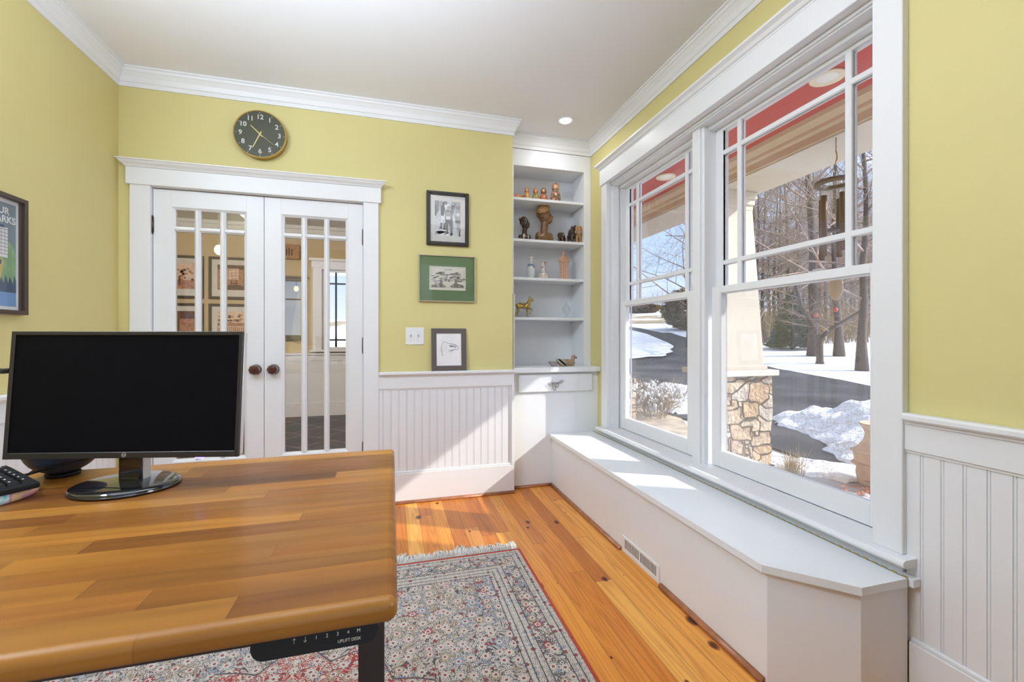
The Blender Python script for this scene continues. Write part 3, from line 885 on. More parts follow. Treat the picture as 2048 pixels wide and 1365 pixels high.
# ------------------------------------------------------------------ window seat
r = thing('window_seat', 'long white window seat with a hinged lid below the big window', 'bench', (1.38, 2.0, 0))
m = MB()
m.box(1.187, 1.205, 1.1525, 3.154, 0.0, 0.3695)
m.prism([(1.187, 1.1525), (1.205, 1.158), (1.372, 0.992), (1.363, 0.9835)], 'z', 0, 0.3695)
m.box(1.363, XR-0.024, 0.9835, 0.999, 0.0, 0.3695)
m.build('front_panel', M['cabinet'], r)
top = [(1.1665, 3.154), (1.1665, 1.1545), (1.3474, 0.969), (1.534, 0.969), (1.534, 3.154)]
m = MB().prism(top, 'z', 0.3705, 0.396); m.build('lid', M['cabinet'], r)
MB().box(1.540, XR-0.002, 0.957, 3.152, 0.3705, 0.396, 0.001).build('rear_strip', M['cabinet'], r)
m = MB()
y = 0.972
while y < 3.15:
    m.mi = 0
    m.box(1.5335, 1.5405, y, y+0.016, 0.386, 0.3985)
    y += 0.029
h = m.build('piano_hinge', M['brasshinge'], r)
m = MB().box(1.5341, 1.5399, 0.972, 3.15, 0.372, 0.3955); m.build('hinge_gap', M['dark'], r)

r = thing('floor_register', 'white slotted heating vent low in the window seat front', 'vent', (1.18, 1.912, 0.012))
m = MB().frame('x', 1.745, 2.078, 0.012, 0.090, 1.181, 1.187, (0.020, 0.020, 0.015, 0.015), 0.002)
m.box(1.182, 1.186, 1.905, 1.918, 0.027, 0.075); m.build('face_plate', M['white'], r)
MB().box(1.1862, 1.1869, 1.763, 2.06, 0.025, 0.077).build('slot_shade', M['dark'], r)  # thin dark sheet standing in for the shade behind the slots
for k in range(26):
    yy = 1.766 + k*0.0114
    if abs(yy-1.911) > 0.010: MB().box(1.1825, 1.1840, yy, yy+0.0048, 0.027, 0.075).build('louvre', M['white'], r)

# ------------------------------------------------------------------ built-in cabinet, worktop and bookcase
r = thing('base_cabinet', 'white built-in base cabinet with one drawer, in the corner', 'cabinet', (1.22, 3.35, 0))
m = MB()
m.box(0.866, XR-0.001, 3.155, 3.552, 0.0, 0.872, 0.001)
m.build('body', M['cabinet'], r)
d = MB().box(0.917, 1.525, 3.137, 3.154, 0.722, 0.858, 0.004).build('drawer', M['cabinet'], r)
p = MB()
cx, yy, cz = 1.212, 3.128, 0.789
p.tube([(cx-0.030, yy, cz), (cx-0.01, yy-0.003, cz+0.004), (cx+0.012, yy-0.004, cz-0.002), (cx+0.03, yy, cz+0.004)], 0.003, 6)
for s, tilt in ((-1, -0.006), (1, 0.010)):
    for q in (0.0, 1.0):
        a = [(cx+s*0.028, yy, cz+0.002), (cx+s*0.045, yy-0.004, cz+0.010*(1-q*2)+tilt), (cx+s*0.068, yy, cz+0.003+tilt)]
        p.tube(a, [0.0018, 0.0028, 0.0010], 6)
for (ox, oz, a, L, Wd) in ((-0.016, -0.030, -0.35, 0.028, 0.012), (0.008, -0.016, 0.2, 0.018, 0.010)):
    pts = []
    for t in range(17):
        th = 2*pi*t/16
        u, w = Wd*cos(th), L*sin(th)
        pts.append((cx+ox+u*cos(a)-w*sin(a)*-1*0.5, yy-0.006, cz+oz+w*cos(a)+u*sin(a)))
    p.tube(pts, 0.0022, 6)
p.tube([(cx-0.012, yy-0.004, cz-0.002), (cx-0.014, yy-0.006, cz-0.012)], 0.0026, 6); p.tube([(cx+0.004, yy-0.004, cz), (cx+0.006, yy-0.006, cz-0.006)], 0.0026, 6)
for q in (-0.022, 0.022): p.tube([(cx+q, 3.138, cz), (cx+q, yy, cz)], 0.003, 6)
pl = p.build('pull', plain('pewter', (0.20, 0.19, 0.185), 0.4, 0.5), d); pl['label'] = 'silver drawer pull shaped like leaves with two hanging loops'
m = MB().box(0.868, XR-0.001, 3.108, 3.552, 0.8725, 0.9105, 0.004)
tag(m.build('countertop', M['cabinet']), 'white countertop on the corner cabinet, below the shelves', 'countertop')

r = thing('bookcase', 'white built-in bookcase with four shelves in the corner alcove', 'shelves', (1.22, 3.42, 0.9105))
MB().box(0.872, XR-0.001, 3.545, 3.558, 0.911, 2.62).build('back_panel', M['cabinet'], r)
m = MB(); m.box(1.522, 1.540, 3.30, 3.545, 0.911, 2.62)
m.box(0.872, 0.888, 3.30, 3.545, 0.911, 2.62); m.build('side_panel', M['cabinet'], r)
m = MB(); m.box(1.521, XR-0.001, 3.285, 3.300, 0.911, 2.628, 0.001); m.box(0.872, 0.920, 3.285, 3.300, 0.911, 2.628, 0.001); m.box(0.92, 1.521, 3.285, 3.300, 2.497, 2.628, 0.001)
m.build('face_frame', M['cabinet'], r)
MB().box(0.888, 1.522, 3.300, 3.545, 2.500, 2.515).build('top_panel', M['cabinet'], r)
SHZ = (2.249, 1.922, 1.617, 1.300)
for z in SHZ:
    MB().box(0.8885, 1.5215, 3.292, 3.545, z-0.021, z, 0.002).build('shelf', M['cabinet'], r)
for z in SHZ:
    for yq in (3.32, 3.52): MB().box(1.512, 1.5215, yq-0.008, yq+0.008, z-0.034, z-0.022).build('shelf_clip', M['silver'], r)
MB().box(0.912, 0.926, 3.268, 3.284, 0.911, 1.48, 0.001).build('cleat', M['white'], r)

# recessed light -----------------------------------------------------
r = thing('recessed_light', 'small white recessed ceiling light near the corner shelves', 'light', (1.225, 2.965, 2.735))
m = MB().lathe([(0.050, -0.001), (0.062, -0.001), (0.062, -0.006), (0.055, -0.009), (0.046, -0.006), (0.044, -0.001)], (1.225, 2.965, 2.735), 32)
m.build('trim_ring', M['white'], r)
m = MB()
m.ball((1.225, 2.965, 2.732), (0.044, 0.044, 0.020), 20, 10); m.build('lens', M['downlight'], r)

# ================================================================== things on the walls
def TM(o, plane, roll=0.0):
    """letters standing on a wall: plane 'back' faces -y, 'left' faces +x"""
    if plane == 'back': R = Matrix(((1,0,0),(0,0,-1),(0,1,0)))
    else: R = Matrix(((0,0,1),(1,0,0),(0,1,0)))
    return Matrix.Translation(o) @ R.to_4x4() @ Matrix.Rotation(roll, 4, 'Z')
def flat(mb, mi, pts, o, plane, layer):
    """a flat printed shape: pts are (u, v) on the wall plane"""
    mb.mi = mi
    d = 0.0003*layer
    mb.poly([((u, o-d, v) if plane == 'back' else (o+d, u, v)) for u, v in pts])
def ell(cu, cv, ru, rv, n=14): return [(cu+ru*cos(2*pi*k/n), cv+rv*sin(2*pi*k/n)) for k in range(n)]

# clock ------------------------------------------------------------
CX, CZ, CRD = -0.801, 2.419, 0.150
r = thing('wall_clock', 'round gold-rimmed clock with an olive dial above the double doors', 'clock', (CX, YB, CZ))
m = MB().lathe([(0.140, -0.002), (CRD, -0.002), (CRD, -0.043), (CRD-0.002, -0.046), (CRD-0.005, -0.0455), (CRD-0.006, -0.036)], (CX, YB, CZ), 64, 'y')
m.build('case', M['gold'], r)
m = MB().lathe([(0.0005, -0.035), (CRD-0.0055, -0.035), (CRD-0.0055, -0.0385), (0.0005, -0.0385)], (CX, YB, CZ), 64, 'y', smooth=False)
d = m.build('dial', M['clockface'], r)
for h in range(1, 13):
    a = radians(30*h)
    m = MB().text(str(h), 0.041, TM((CX+0.110*sin(a), YB-0.0390, CZ+0.108*cos(a)), 'back'), 0.0008, font_w=0.0006)
    m.build('numeral', M['numeral'], d)

for h in range(12):
    a = radians(30*h)
    p0 = (CX+0.131*sin(a), YB-0.0390, CZ+0.131*cos(a)); p1 = (CX+0.139*sin(a), YB-0.0390, CZ+0.140*cos(a))
    MB().tube([p0, p1], 0.0014, 4).build('hour_mark', M['numeral'], d)
def hand(name, deg, l0, l1, w, y):
    a = radians(deg)
    ux, uz = sin(a), cos(a)
    nx, nz = cos(a), -sin(a)
    mb = MB()
    pts = [(CX+ux*l0+nx*w, CZ+uz*l0+nz*w), (CX+ux*l1+nx*w*0.6, CZ+uz*l1+nz*w*0.6), (CX+ux*l1-nx*w*0.6, CZ+uz*l1-nz*w*0.6), (CX+ux*l0-nx*w, CZ+uz*l0-nz*w)]
    mb.prism(pts, 'y', y, y-0.0012)
    return mb.build(name, M['goldhand'], r)
hand('hour_hand', 314, -0.020, 0.073, 0.0034, YB-0.0400)
hand('minute_hand', 205, -0.018, 0.098, 0.0034, YB-0.0415)
hand('second_hand', 127, -0.014, 0.098, 0.0010, YB-0.0428)
MB().lathe([(0.001, -0.0385), (0.005, -0.0385), (0.005, -0.0442), (0.001, -0.0445)], (CX, YB, CZ), 16, 'y').build('hub', M['goldhand'], r)
m = MB().lathe([(0.0005, -0.0448), (CRD-0.0055, -0.0448), (CRD-0.0055, -0.0453), (0.0005, -0.0453)], (CX, YB, CZ), 48, 'y', smooth=False)
m.build('crystal', M['pictureglass'], r)

# framed pictures ---------------------------------------------------
def picture(name, label, cat, x0, x1, z0, z1, fw, mw, depth, fm, mm, plane_y=YB, double=False):
    r = thing(name, label, cat, ((x0+x1)/2, plane_y, z0))
    m = MB().frame('y', x0, x1, z0, z1, plane_y-depth, plane_y-0.001, fw, min(0.004, fw*0.3))
    if double:
        m.frame('y', x0+fw*0.38, x1-fw*0.38, z0+fw*0.38, z1-fw*0.38, plane_y-depth-0.004, plane_y-depth+0.004, fw*0.22, 0.0015)
    m.build('frame', fm, r)
    if mw:
        MB().frame('y', x0+fw*0.9, x1-fw*0.9, z0+fw*0.9, z1-fw*0.9, plane_y-depth*0.55, plane_y-depth*0.55+0.002, (mw[0]+fw*0.1, mw[1]+fw*0.1, mw[2]+fw*0.1, mw[3]+fw*0.1)).build('mat_board', mm, r)
    px0, px1, pz0, pz1 = x0+fw+mw[0], x1-fw-mw[1], z0+fw+mw[2], z1-fw-mw[3]
    return r, px0, px1, pz0, pz1, plane_y-depth*0.55+0.0025
# black and white photograph of runners
r, a0, a1, b0, b1, py = picture('framed_photograph', 'black-framed black-and-white photograph of runners, topmost of three', 'picture', 0.231, 0.529, 1.788, 2.168, 0.027, (0.031, 0.034, 0.043, 0.038), 0.024, M['frameblk'], M['matwhite'], double=True)
m = MB()
m.mi = 5; m.box(a0-0.006, a1+0.006, py, py+0.002, b0-0.006, b1+0.006)
U = lambda pts: [(a0+(a1-a0)*u, b0+(b1-b0)*v) for u, v in pts]
def sh(mi, pts, L): flat(m, mi, U(pts), py-0.0002, 'back', L)
R4 = lambda u0, v0, u1, v1: [(u0, v0), (u1, v0), (u1, v1), (u0, v1)]
sh(4, R4(0, 0, 1, 1), 1); sh(3, R4(0, .80, 1, 1), 2); sh(4, R4(.3, .86, .7, 1), 3); sh(3, [(0, 0), (.5, .12), (.2, .14), (0, .10)], 2); sh(5, [(.0, .12), (.55, .20), (.55, .0), (.25, 0)], 2)
sh(2, [(.05, .60), (.16, .70), (.15, 1), (.0, 1), (0, .6)], 4); sh(1, R4(0, .56, .06, .86), 5)
sh(1, [(.24, .57), (.37, .57), (.40, .80), (.36, .90), (.26, .88), (.22, .76)], 6); sh(0, ell(.34, .93, .045, .045), 6)
sh(5, [(.21, .37), (.31, .36), (.32, .44), (.34, .36), (.41, .38), (.40, .57), (.24, .57)], 7)
sh(1, [(.22, .22), (.26, .22), (.30, .37), (.22, .37)], 7); sh(1, [(.34, .20), (.39, .20), (.41, .37), (.34, .37)], 7); sh(0, R4(.18, .20, .27, .23), 8); sh(0, R4(.32, .18, .42, .21), 8)
sh(1, ell(.42, .95, .07, .045), 8); sh(5, ell(.46, .84, .085, .085), 9); sh(3, ell(.52, .80, .05, .06), 10)
sh(2, [(.60, .70), (.74, .66), (.82, .98), (.66, .98)], 8); sh(1, ell(.70, .86, .06, .08), 9)
sh(2, [(.40, .46), (.68, .43), (.74, .60), (.64, .74), (.46, .76), (.36, .68)], 11); sh(3, [(.44, .52), (.62, .50), (.66, .62), (.56, .70), (.44, .68)], 12)
sh(5, R4(.44, .47, .60, .56), 13); sh(5, [(.70, .42), (.78, .44), (.74, .62), (.68, .60)], 12); sh(4, [(.34, .58), (.40, .50), (.42, .56), (.38, .72)], 12)
sh(1, [(.40, .27), (.52, .27), (.54, .38), (.58, .26), (.70, .28), (.70, .46), (.40, .47)], 12)
sh(2, [(.44, .06), (.52, .08), (.52, .28), (.42, .28)], 11); sh(2, [(.60, .05), (.68, .05), (.70, .28), (.60, .28)], 11); sh(0, [(.36, .03), (.54, .08), (.54, .11), (.44, .09)], 13); sh(0, [(.59, .02), (.68, .02), (.69, .09), (.61, .09)], 13)
sh(3, R4(.80, .46, 1, .78), 11); sh(2, R4(.82, .78, 1, .88), 11); sh(5, R4(.84, .58, .97, .68), 12); sh(1, [(.80, .38), (1, .38), (1, .46), (.80, .47)], 12); sh(3, [(.84, .38), (1, .38), (1, .0), (.95, 0), (.88, .2)], 11); sh(1, [(.93, .0), (1, 0), (1, .2), (.96, .2)], 12)
for q in range(12): sh((5, 1, 4)[q % 3], ell(.36+.62*random.random(), .88+.10*random.random(), .02, .022, 8), 10)
m.build('print', [M['g%d' % i] for i in range(6)], r)
MB().box(0.255, 0.505, YB-0.0215, YB-0.0205, 1.812, 2.144).build('glass', M['pictureglass'], r)
# engraving in the green mat
r, a0, a1, b0, b1, py = picture('framed_engraving', 'engraving in a wide green mat and thin pale metal frame, middle of three', 'picture', 0.1765, 0.5765, 1.391, 1.719, 0.007, (0.067, 0.062, 0.076, 0.070), 0.022, M['frameslv'], M['matgreen'])
m = MB(); m.mi = 0; m.box(a0-0.004, a1+0.004, py, py+0.002, b0-0.004, b1+0.004)
sh(1, [(.04, .10), (.96, .10), (.96, .94), (.04, .94)], 1); sh(0, [(.05, .115), (.95, .115), (.95, .93), (.05, .93)], 2)
random.seed(5)
for cx, s in ((.32, 1), (.72, -1)):
    for q in range(60):
        t = random.random()
        v = .36+.40*t
        w = (.06+.22*sin(pi*min(1, .25+t*.8)))
        u = cx+(random.random()*2-1)*w
        L = .03+.05*random.random()
        sh(2 if q % 4 else 1, [(u-L, v-.012), (u-L*.3, v+.020), (u+L, v+.010), (u+L*.4, v-.018)], 3+q % 5)
    sh(2, [(cx-.035, .12), (cx+.045, .12), (cx+.03, .45), (cx-.03, .45)], 8)
sh(2, [(.06, .20), (.30, .30), (.46, .16), (.40, .12), (.06, .12)], 4); sh(2, [(.94, .22), (.70, .32), (.56, .16), (.62, .12), (.94, .12)], 4); sh(1, [(.08, .40), (.14, .50), (.30, .14), (.24, .13)], 6)
sh(0, ell(.52, .46, .035, .10), 8); sh(2, [(.50, .36), (.56, .36), (.55, .46), (.51, .46)], 9); sh(1, [(.40, .82), (.52, .86), (.64, .82), (.60, .90), (.44, .90)], 6)
for q in range(9): sh(0, [(.10+.09*q, .14), (.115+.09*q, .14), (.17+.08*q, .28), (.165+.08*q, .28)], 7)
m.build('print', [M['cream'], M['g3'], M['engr']], r)
MB().box(0.1845, 0.5685, YB-0.020, YB-0.0193, 1.398, 1.712).build('glass', M['pictureglass'], r)
# eagle drawing leaning on the wainscot cap
r = thing('eagle_drawing', 'pen drawing of an eagle head in a dark grey mat, leaning on the wainscot cap', 'picture', (0.388, YB-0.030, RAILZ))
x0, x1, z0, z1 = 0.264, 0.511, RAILZ+0.0005, 1.204
def lean(mb): return mb.xform(Matrix.Translation((0, YB-0.030, RAILZ)) @ Matrix.Rotation(radians(-4.5), 4, 'X') @ Matrix.Translation((0, -(YB-0.030), -RAILZ)))
yb = YB-0.030
lean(MB().frame('y', x0, x1, z0, z1, yb-0.003, yb+0.001, (0.036, 0.037, 0.036, 0.036))).build('mat_board', M['frametaupe'], r)
lean(MB().frame('y', x0-0.002, x1+0.002, z0, z1+0.002, yb-0.002, yb+0.003, 0.003)).build('frame', M['frameslv'], r)
m = MB(); m.box(x0+0.03, x1-0.03, yb-0.001, yb+0.001, z0+0.03, z1-0.03)
lean(m).build('paper', M['paper'], r)
m = MB()
a0, a1, b0, b1 = x0+0.036, x1-0.037, z0+0.036, z1-0.036
def stroke(pts, w):
    P = [(a0+(a1-a0)*u, yb-0.0013, b0+(b1-b0)*v) for u, v in pts]
    m.tube(P, w, 4)
stroke([(.22, .74), (.36, .73), (.50, .69), (.66, .67), (.78, .64), (.86, .58), (.90, .52), (.88, .49)], [.0006, .0010, .0009, .0012, .0014, .0012, .0008, .0004])
stroke([(.88, .49), (.78, .50), (.66, .49), (.54, .47), (.46, .46)], [.0005, .0012, .0014, .0010, .0005])
stroke([(.66, .49), (.60, .44), (.52, .42)], [.0010, .0008, .0004]); stroke([(.72, .56), (.78, .55)], .0012)
for q in range(9): stroke([(.52+.03*q, .645-.004*q), (.54+.03*q, .60-.004*q)], .0012)
stroke([(.52, .62), (.60, .585), (.68, .60)], .0014)
for q in range(16):
    t = q/15
    u, v = .24-.05*sin(pi*t), .72-.40*t
    stroke([(u, v), (u+.03*random.random()-.01, v-.04)], .0008)
for q in range(14): 
    u, v = .20+.20*random.random(), .30+.25*random.random(); stroke([(u, v), (u+.02, v-.02)], .0004)
lean(m).build('ink_drawing', M['ink'], r)
# poster on the left wall
FX = XL
r = thing('framed_poster', 'dark-framed illustrated park poster on the left wall, cut off by the frame of view', 'picture', (FX, 2.20, 1.238))
py0, py1, pz0, pz1 = 2.030, 2.391, 1.238, 1.737
MB().frame('x', py0, py1, pz0, pz1, FX+0.001, FX+0.030, 0.018, 0.001).build('frame', M['framebrn'], r)
m = MB(); m.mi = 0; m.box(FX+0.002, FX+0.006, py0+0.015, py1-0.015, pz0+0.015, pz1-0.015)
a0, a1, b0, b1 = py0+0.028, py1-0.032, pz0+0.034, pz1-0.034
def sp(mi, pts, L): flat(m, mi, [(a0+(a1-a0)*u, b0+(b1-b0)*v) for u, v in pts], FX+0.0062, 'left', L)
sp(1, R4(0, 0, 1, 1), 1); sp(2, [(0, .30), (1, .14), (1, .50), (.97, .56), (.92, .62), (.86, .63), (.8, .60), (0, .55)], 2); sp(3, R4(0, 0, 1, .135), 3)
sp(4, [(0, .135), (1, .135), (1, .25)] + [p for q in range(12) for p in ((1-.075*q-.03, .31-.02*(q % 2)), (1-.075*q-.055, .22))] + [(0, .25)], 4)
sp(5, [(.35, .13), (.70, .13), (.80, .42), (.76, .46), (.55, .47), (.3, .40)], 5); sp(4, ell(.72, .42, .04, .03), 6)
sp(0, R4(.55, .47, .86, .76), 5)
for q in range(8): sp(4, R4(.55, (.50+.034*q), .86, (.504+.034*q)), 6)
for q in range(5): sp(4, R4(.57+.06*q, .50, .575+.06*q, .76), 6)
sp(4, R4(.60, .755, .80, .78), 6)
m.build('print', [M['paper'], plain('poster_sky', (0.20, 0.26, 0.31), 0.6), plain('poster_green', (0.24, 0.42, 0.22), 0.6, var=0.3, vscale=10), plain('poster_lake', (0.16, 0.30, 0.56), 0.6), plain('poster_navy', (0.05, 0.09, 0.17), 0.6), plain('poster_yellow', (0.55, 0.44, 0.14), 0.6)], r)
m = MB()
m.text('UR', 0.040, TM((FX+0.0085, 2.322, 1.667), 'left'), 0.0006, 'RIGHT', 0.0010)
m.text('ARKS', 0.040, TM((FX+0.0085, 2.354, 1.632), 'left'), 0.0006, 'RIGHT', 0.0010)
m.build('lettering', M['paper'], r)
MB().box(FX+0.022, FX+0.023, py0+0.017, py1-0.017, pz0+0.017, pz1-0.017).build('glass', M['pictureglass'], r)

# light switch
r = thing('light_switch', 'white double toggle switch plate left of the eagle drawing', 'light switch', (0.152, YB, 1.089))
MB().box(0.090, 0.214, YB-0.006, YB, 1.089, 1.209, 0.003, 2).build('plate', M['white'], r)
for x in (0.125, 0.175):
    m = MB(); m.box(x-0.005, x+0.005, YB-0.007, YB-0.0055, 1.137, 1.162)
    m.prism([(YB-0.006, 1.144), (YB-0.020, 1.158), (YB-0.020, 1.164), (YB-0.006, 1.158)], 'x', x-0.004, x+0.004)
    m.build('toggle', M['silver'], r)
    for z in (1.119, 1.179):
        MB().lathe([(0.001, -0.0062), (0.0032, -0.0062), (0.0032, -0.0072), (0.001, -0.0075)], (x, YB, z), 10, 'y').build('screw', M['silver'], r)

# ================================================================== rug
r = thing('area_rug', 'cream and red patterned area rug with a red edge on the plank floor', 'rug', ((RUG['x0']+RUG['x1'])/2, (RUG['y0']+RUG['y1'])/2, 0.0))
m = MB().box(RUG['x0'], RUG['x1'], RUG['y0'], RUG['y1'], 0.0005, 0.0085, 0.002); m.build('pile', M['rug'], r)
for x in (RUG['x0'], RUG['x1']):
    m = MB()
    n = 120
    pts = [(x, RUG['y0']+(RUG['y1']-RUG['y0'])*k/n, 0.0058) for k in range(n+1)]
    m.tube(pts, [0.0052+0.0010*(k % 2) for k in range(n+1)], 6)
    m.build('binding', M['rugred'], r)
m = MB(); m.box(RUG['x0']+0.004, RUG['x1']-0.002, RUG['y1']-0.011, RUG['y1']+0.001, 0.0005, 0.0098, 0.002)
m.build('end_band', M['rugred'], r)
m = MB()
x = RUG['x0']+0.01
while x < RUG['x1']-0.012:
    sw = 0.034*noise.noise(Vector((x*11.0, 0, 3)))
    L = 0.070 + 0.050*noise.noise(Vector((x*13.0, 5, 0)))
    back = noise.noise(Vector((x*7.0, 9, 1))) > 0.28
    for q in range(4):
        jx, jl = (random.random()-0.5)*0.034, L*(0.6+0.6*random.random())
        y = RUG['y1']+0.001
        hh = 0.006+0.026*random.random()
        y0 = y-(0.012+0.030*random.random() if back else 0.002)
        m.tube([(x-jx*0.2, y0, 0.0105), (x+jx*0.25+sw*0.3, y+jl*0.3, 0.006+hh), (x+jx*0.7+sw, y+jl*0.75, 0.004+hh*0.7), (x+jx+sw*1.4, y+jl, 0.003)], [0.0024, 0.0027, 0.0022, 0.0009], 4)
    x += 0.0060
m.build('fringe', M['fringe'], r)['kind'] = 'stuff'

# ================================================================== desk
r = thing('desk', 'height-adjustable desk with a wide butcher-block top, in front of the camera', 'desk', (-0.75, 0.94, 0.0))
DT = 0.8165
m = MB().box(-1.545, 0.0065, 0.558, 1.3215, DT-0.031, DT, 0.0125, 4); m.build('desktop', M['desk'], r)
def leg(cx):
    a = MB().box(cx-0.0245, cx+0.0245, 0.905, 0.975, 0.20, DT-0.0315, 0.002).build('leg', M['steel'], r)
    MB().box(cx-0.0205, cx+0.0205, 0.910, 0.970, 0.030, 0.22, 0.002).build('lower_tube', M['alum'], a)
    MB().box(cx-0.030, cx+0.030, 0.62, 1.25, 0.0095, 0.034, 0.006, 2).build('foot', M['steel'], a)
leg(-0.040); leg(-1.36)
MB().box(-1.38, -0.02, 0.895, 0.935, DT-0.085, DT-0.0315).build('cross_rail', M['steel'], r)
MB().box(-1.42, -0.175, 0.655, 0.668, DT-0.090, DT-0.0315, 0.001).build('front_rail', M['steel'], r)
# control paddle: a long pill under the front edge
pk = MB()
L, Hh = 0.150, 0.0165
pill = [(L/2-Hh+Hh*cos(t*pi/12-pi/2), Hh*sin(t*pi/12-pi/2)) for t in range(13)] + [(-(L/2-Hh)-Hh*sin(t*pi/12), Hh*cos(t*pi/12)) for t in range(13)]
pk.prism(pill, 'y', -0.006, 0.012)
PM = Matrix.Translation((-0.0923, 0.602, 0.7605)) @ Matrix.Rotation(radians(-20), 4, 'X')
pk.xform(PM)
pd = pk.build('control_paddle', plain('satin_black', (0.010, 0.010, 0.010), 0.5, spec=0.25), r)
pt = MB()
FMt = PM @ Matrix.Translation((0, -0.0063, 0)) @ Matrix(((1,0,0),(0,0,-1),(0,1,0))).to_4x4()
for k, ch in enumerate('1234M'):
    pt.text(ch, 0.0058, FMt @ Matrix.Translation((-0.0003+0.0127*k, -0.0005, 0)), 0.0002)
for k, s in ((0, 1), (1, -1)):
    cx = -0.0257+0.0127*k
    pt.xform(Matrix.Identity(4))
    for seg in (((0, -0.003), (0, 0.003)), ((-0.0018, s*0.001), (0, s*0.003)), ((0.0018, s*0.001), (0, s*0.003))):
        P = [FMt @ Vector((cx+u, v-0.0005, 0.0002)) for u, v in seg]
        pt.tube(P, 0.0003, 4)
pt.text('UPLIFT DESK', 0.0050, FMt @ Matrix.Translation((0.0395, -0.0092, 0)), 0.0002)
pt.build('markings', M['numeral'], pd)

# ================================================================== monitor
MR = radians(-12.7)
MX, MY = -0.556, 1.136
r = thing('computer_monitor', 'black widescreen computer monitor standing on the desk', 'monitor', (0, 0, 0))
LM = Matrix.Translation((MX, MY, DT)) @ Matrix.Rotation(MR, 4, 'Z')
TILT = LM @ Matrix.Translation((0, -0.012, 0.066)) @ Matrix.Rotation(radians(-4.0), 4, 'X')
SW, SH = 0.243, 0.273
mb = MB().box(-SW, SW, 0.002, 0.018, 0, SH, 0.004, 2).xform(TILT); mb.build('back_shell', M['silver'], r)
mb = MB().box(-0.13, 0.13, 0.018, 0.040, 0.03, 0.20, 0.010, 2).xform(TILT); mb.build('rear_housing', M['black'], r)
bz = MB().frame('y', -SW, SW, 0, SH, -0.004, 0.003, (0.0085, 0.0085, 0.013, 0.0085), 0.0008).xform(TILT).build('bezel', M['bezel'], r)
mb = MB().box(-SW+0.007, SW-0.007, -0.0015, 0.002, 0.011, SH-0.007).xform(TILT); mb.build('screen', M['screen'], r)
mb = MB(); FT = TILT @ Matrix.Translation((0.005, -0.0042, 0.0066)) @ Matrix(((1,0,0),(0,0,-1),(0,1,0))).to_4x4()
mb.lathe([(0.0040, 0), (0.0046, 0), (0.0046, 0.0005), (0.0040, 0.0005), (0.0040, 0)], (0, 0, 0), 24, 'z'); mb.xform(FT)
mb.text('hp', 0.0068, FT @ Matrix.Translation((0, 0.0004, 0)) @ Matrix.Shear('XZ', 4, (0, 0)), 0.0003)
mb.build('logo', M['silver'], bz)
mb = MB().box(0.150, 0.166, 0.000, 0.006, -0.003, 0.0005).xform(TILT); mb.build('power_light', M['led'], r)
mb = MB().box(-0.027, 0.024, 0.008, 0.030, 0.008, 0.115, 0.004, 2)
mb.xform(LM); nk = mb.build('neck', M['gloss'], r)
mb = MB().box(0.0235, 0.0275, 0.010, 0.030, 0.010, 0.113, 0.001).xform(LM); mb.build('neck_trim', M['silver'], nk)
mb = MB().box(-0.020, 0.018, 0.006, 0.012, 0.004, 0.018, 0.003, 2).xform(LM); mb.build('neck_toe', M['gloss'], nk)
mb = MB().lathe([(0.112, 0.0), (0.118, 0.001), (0.1190, 0.006), (0.115, 0.0105), (0.104, 0.0130), (0.002, 0.0140)], (0, -0.002, 0), 64, 'z', sx=0.845, sy=0.72)
mb.xform(LM); bs = mb.build('base', M['gloss'], r)
mb = MB().lathe([(0.1188, 0.0022), (0.1193, 0.0026), (0.1193, 0.0052), (0.1188, 0.0056)], (0, -0.002, 0), 64, 'z', sx=0.845, sy=0.72)
mb.xform(LM); mb.build('base_rim', plain('dark_chrome', (0.12, 0.12, 0.13), 0.15, 0.9), bs)
cbl = MB()
def W3(x, y, z): return tuple(LM @ Vector((x, y, z)))
cbl.tube([W3(-0.02, 0.03, 0.075), W3(-0.09, 0.04, 0.060), W3(-0.17, 0.035, 0.040), W3(-0.24, 0.02, 0.020), W3(-0.30, 0.03, 0.012)], 0.0028, 8)
cbl.build('power_cable', M['black'], r)
cbl = MB(); cbl.tube([W3(-0.10, 0.045, 0.110), W3(-0.17, 0.05, 0.075), W3(-0.22, 0.04, 0.035), W3(-0.27, 0.06, 0.010)], 0.0024, 8); cbl.build('video_cable', M['black'], r)
cbl = MB(); cbl.tube([W3(-0.12, 0.06, 0.085), W3(-0.135, 0.06, 0.050), W3(-0.150, 0.06, 0.040), W3(-0.170, 0.06, 0.060)], 0.0012, 6); cbl.build('thin_cable', M['black'], r)

# speaker, pad and keyboard -------------------------------------------
r = thing('smart_speaker', 'dark round speaker half hidden behind the monitor', 'speaker', (-0.748, 1.270, DT))
m = MB(); m.lathe([(0.024, 0.0), (0.030, 0.001), (0.032, 0.006), (0.030, 0.009)], (-0.748, 1.270, DT), 32); m.build('base', M['black'], r)
m = MB(); m.ball((-0.748, 1.270, DT+0.070), (0.070, 0.070, 0.064), 32, 20); m.build('body', plain('charcoal_blue_fabric', (0.035, 0.040, 0.065), 0.45, var=0.25, vscale=300), r)
def tiedye():
    g = G('tie_dye_fabric')
    f = g.noise(scale=16, detail=2, dist=0.8)
    g.set(col=g.ramp(f, [(0.34, (0.16, 0.55, 0.60)), (0.44, (0.55, 0.75, 0.80)), (0.50, (0.62, 0.20, 0.40)), (0.57, (0.75, 0.55, 0.30)), (0.66, (0.65, 0.25, 0.15))]), rough=0.7)
    return g.m
m = MB().lathe([(0.080, 0.0), (0.086, 0.0015), (0.087, 0.010), (0.085, 0.0165), (0.080, 0.018), (0.0, 0.018)], (-0.800, 1.118, DT), 48)
tag(m.build('round_pad', tiedye()), 'round tie-dye pad in teal and pink under the keyboard', 'pad')
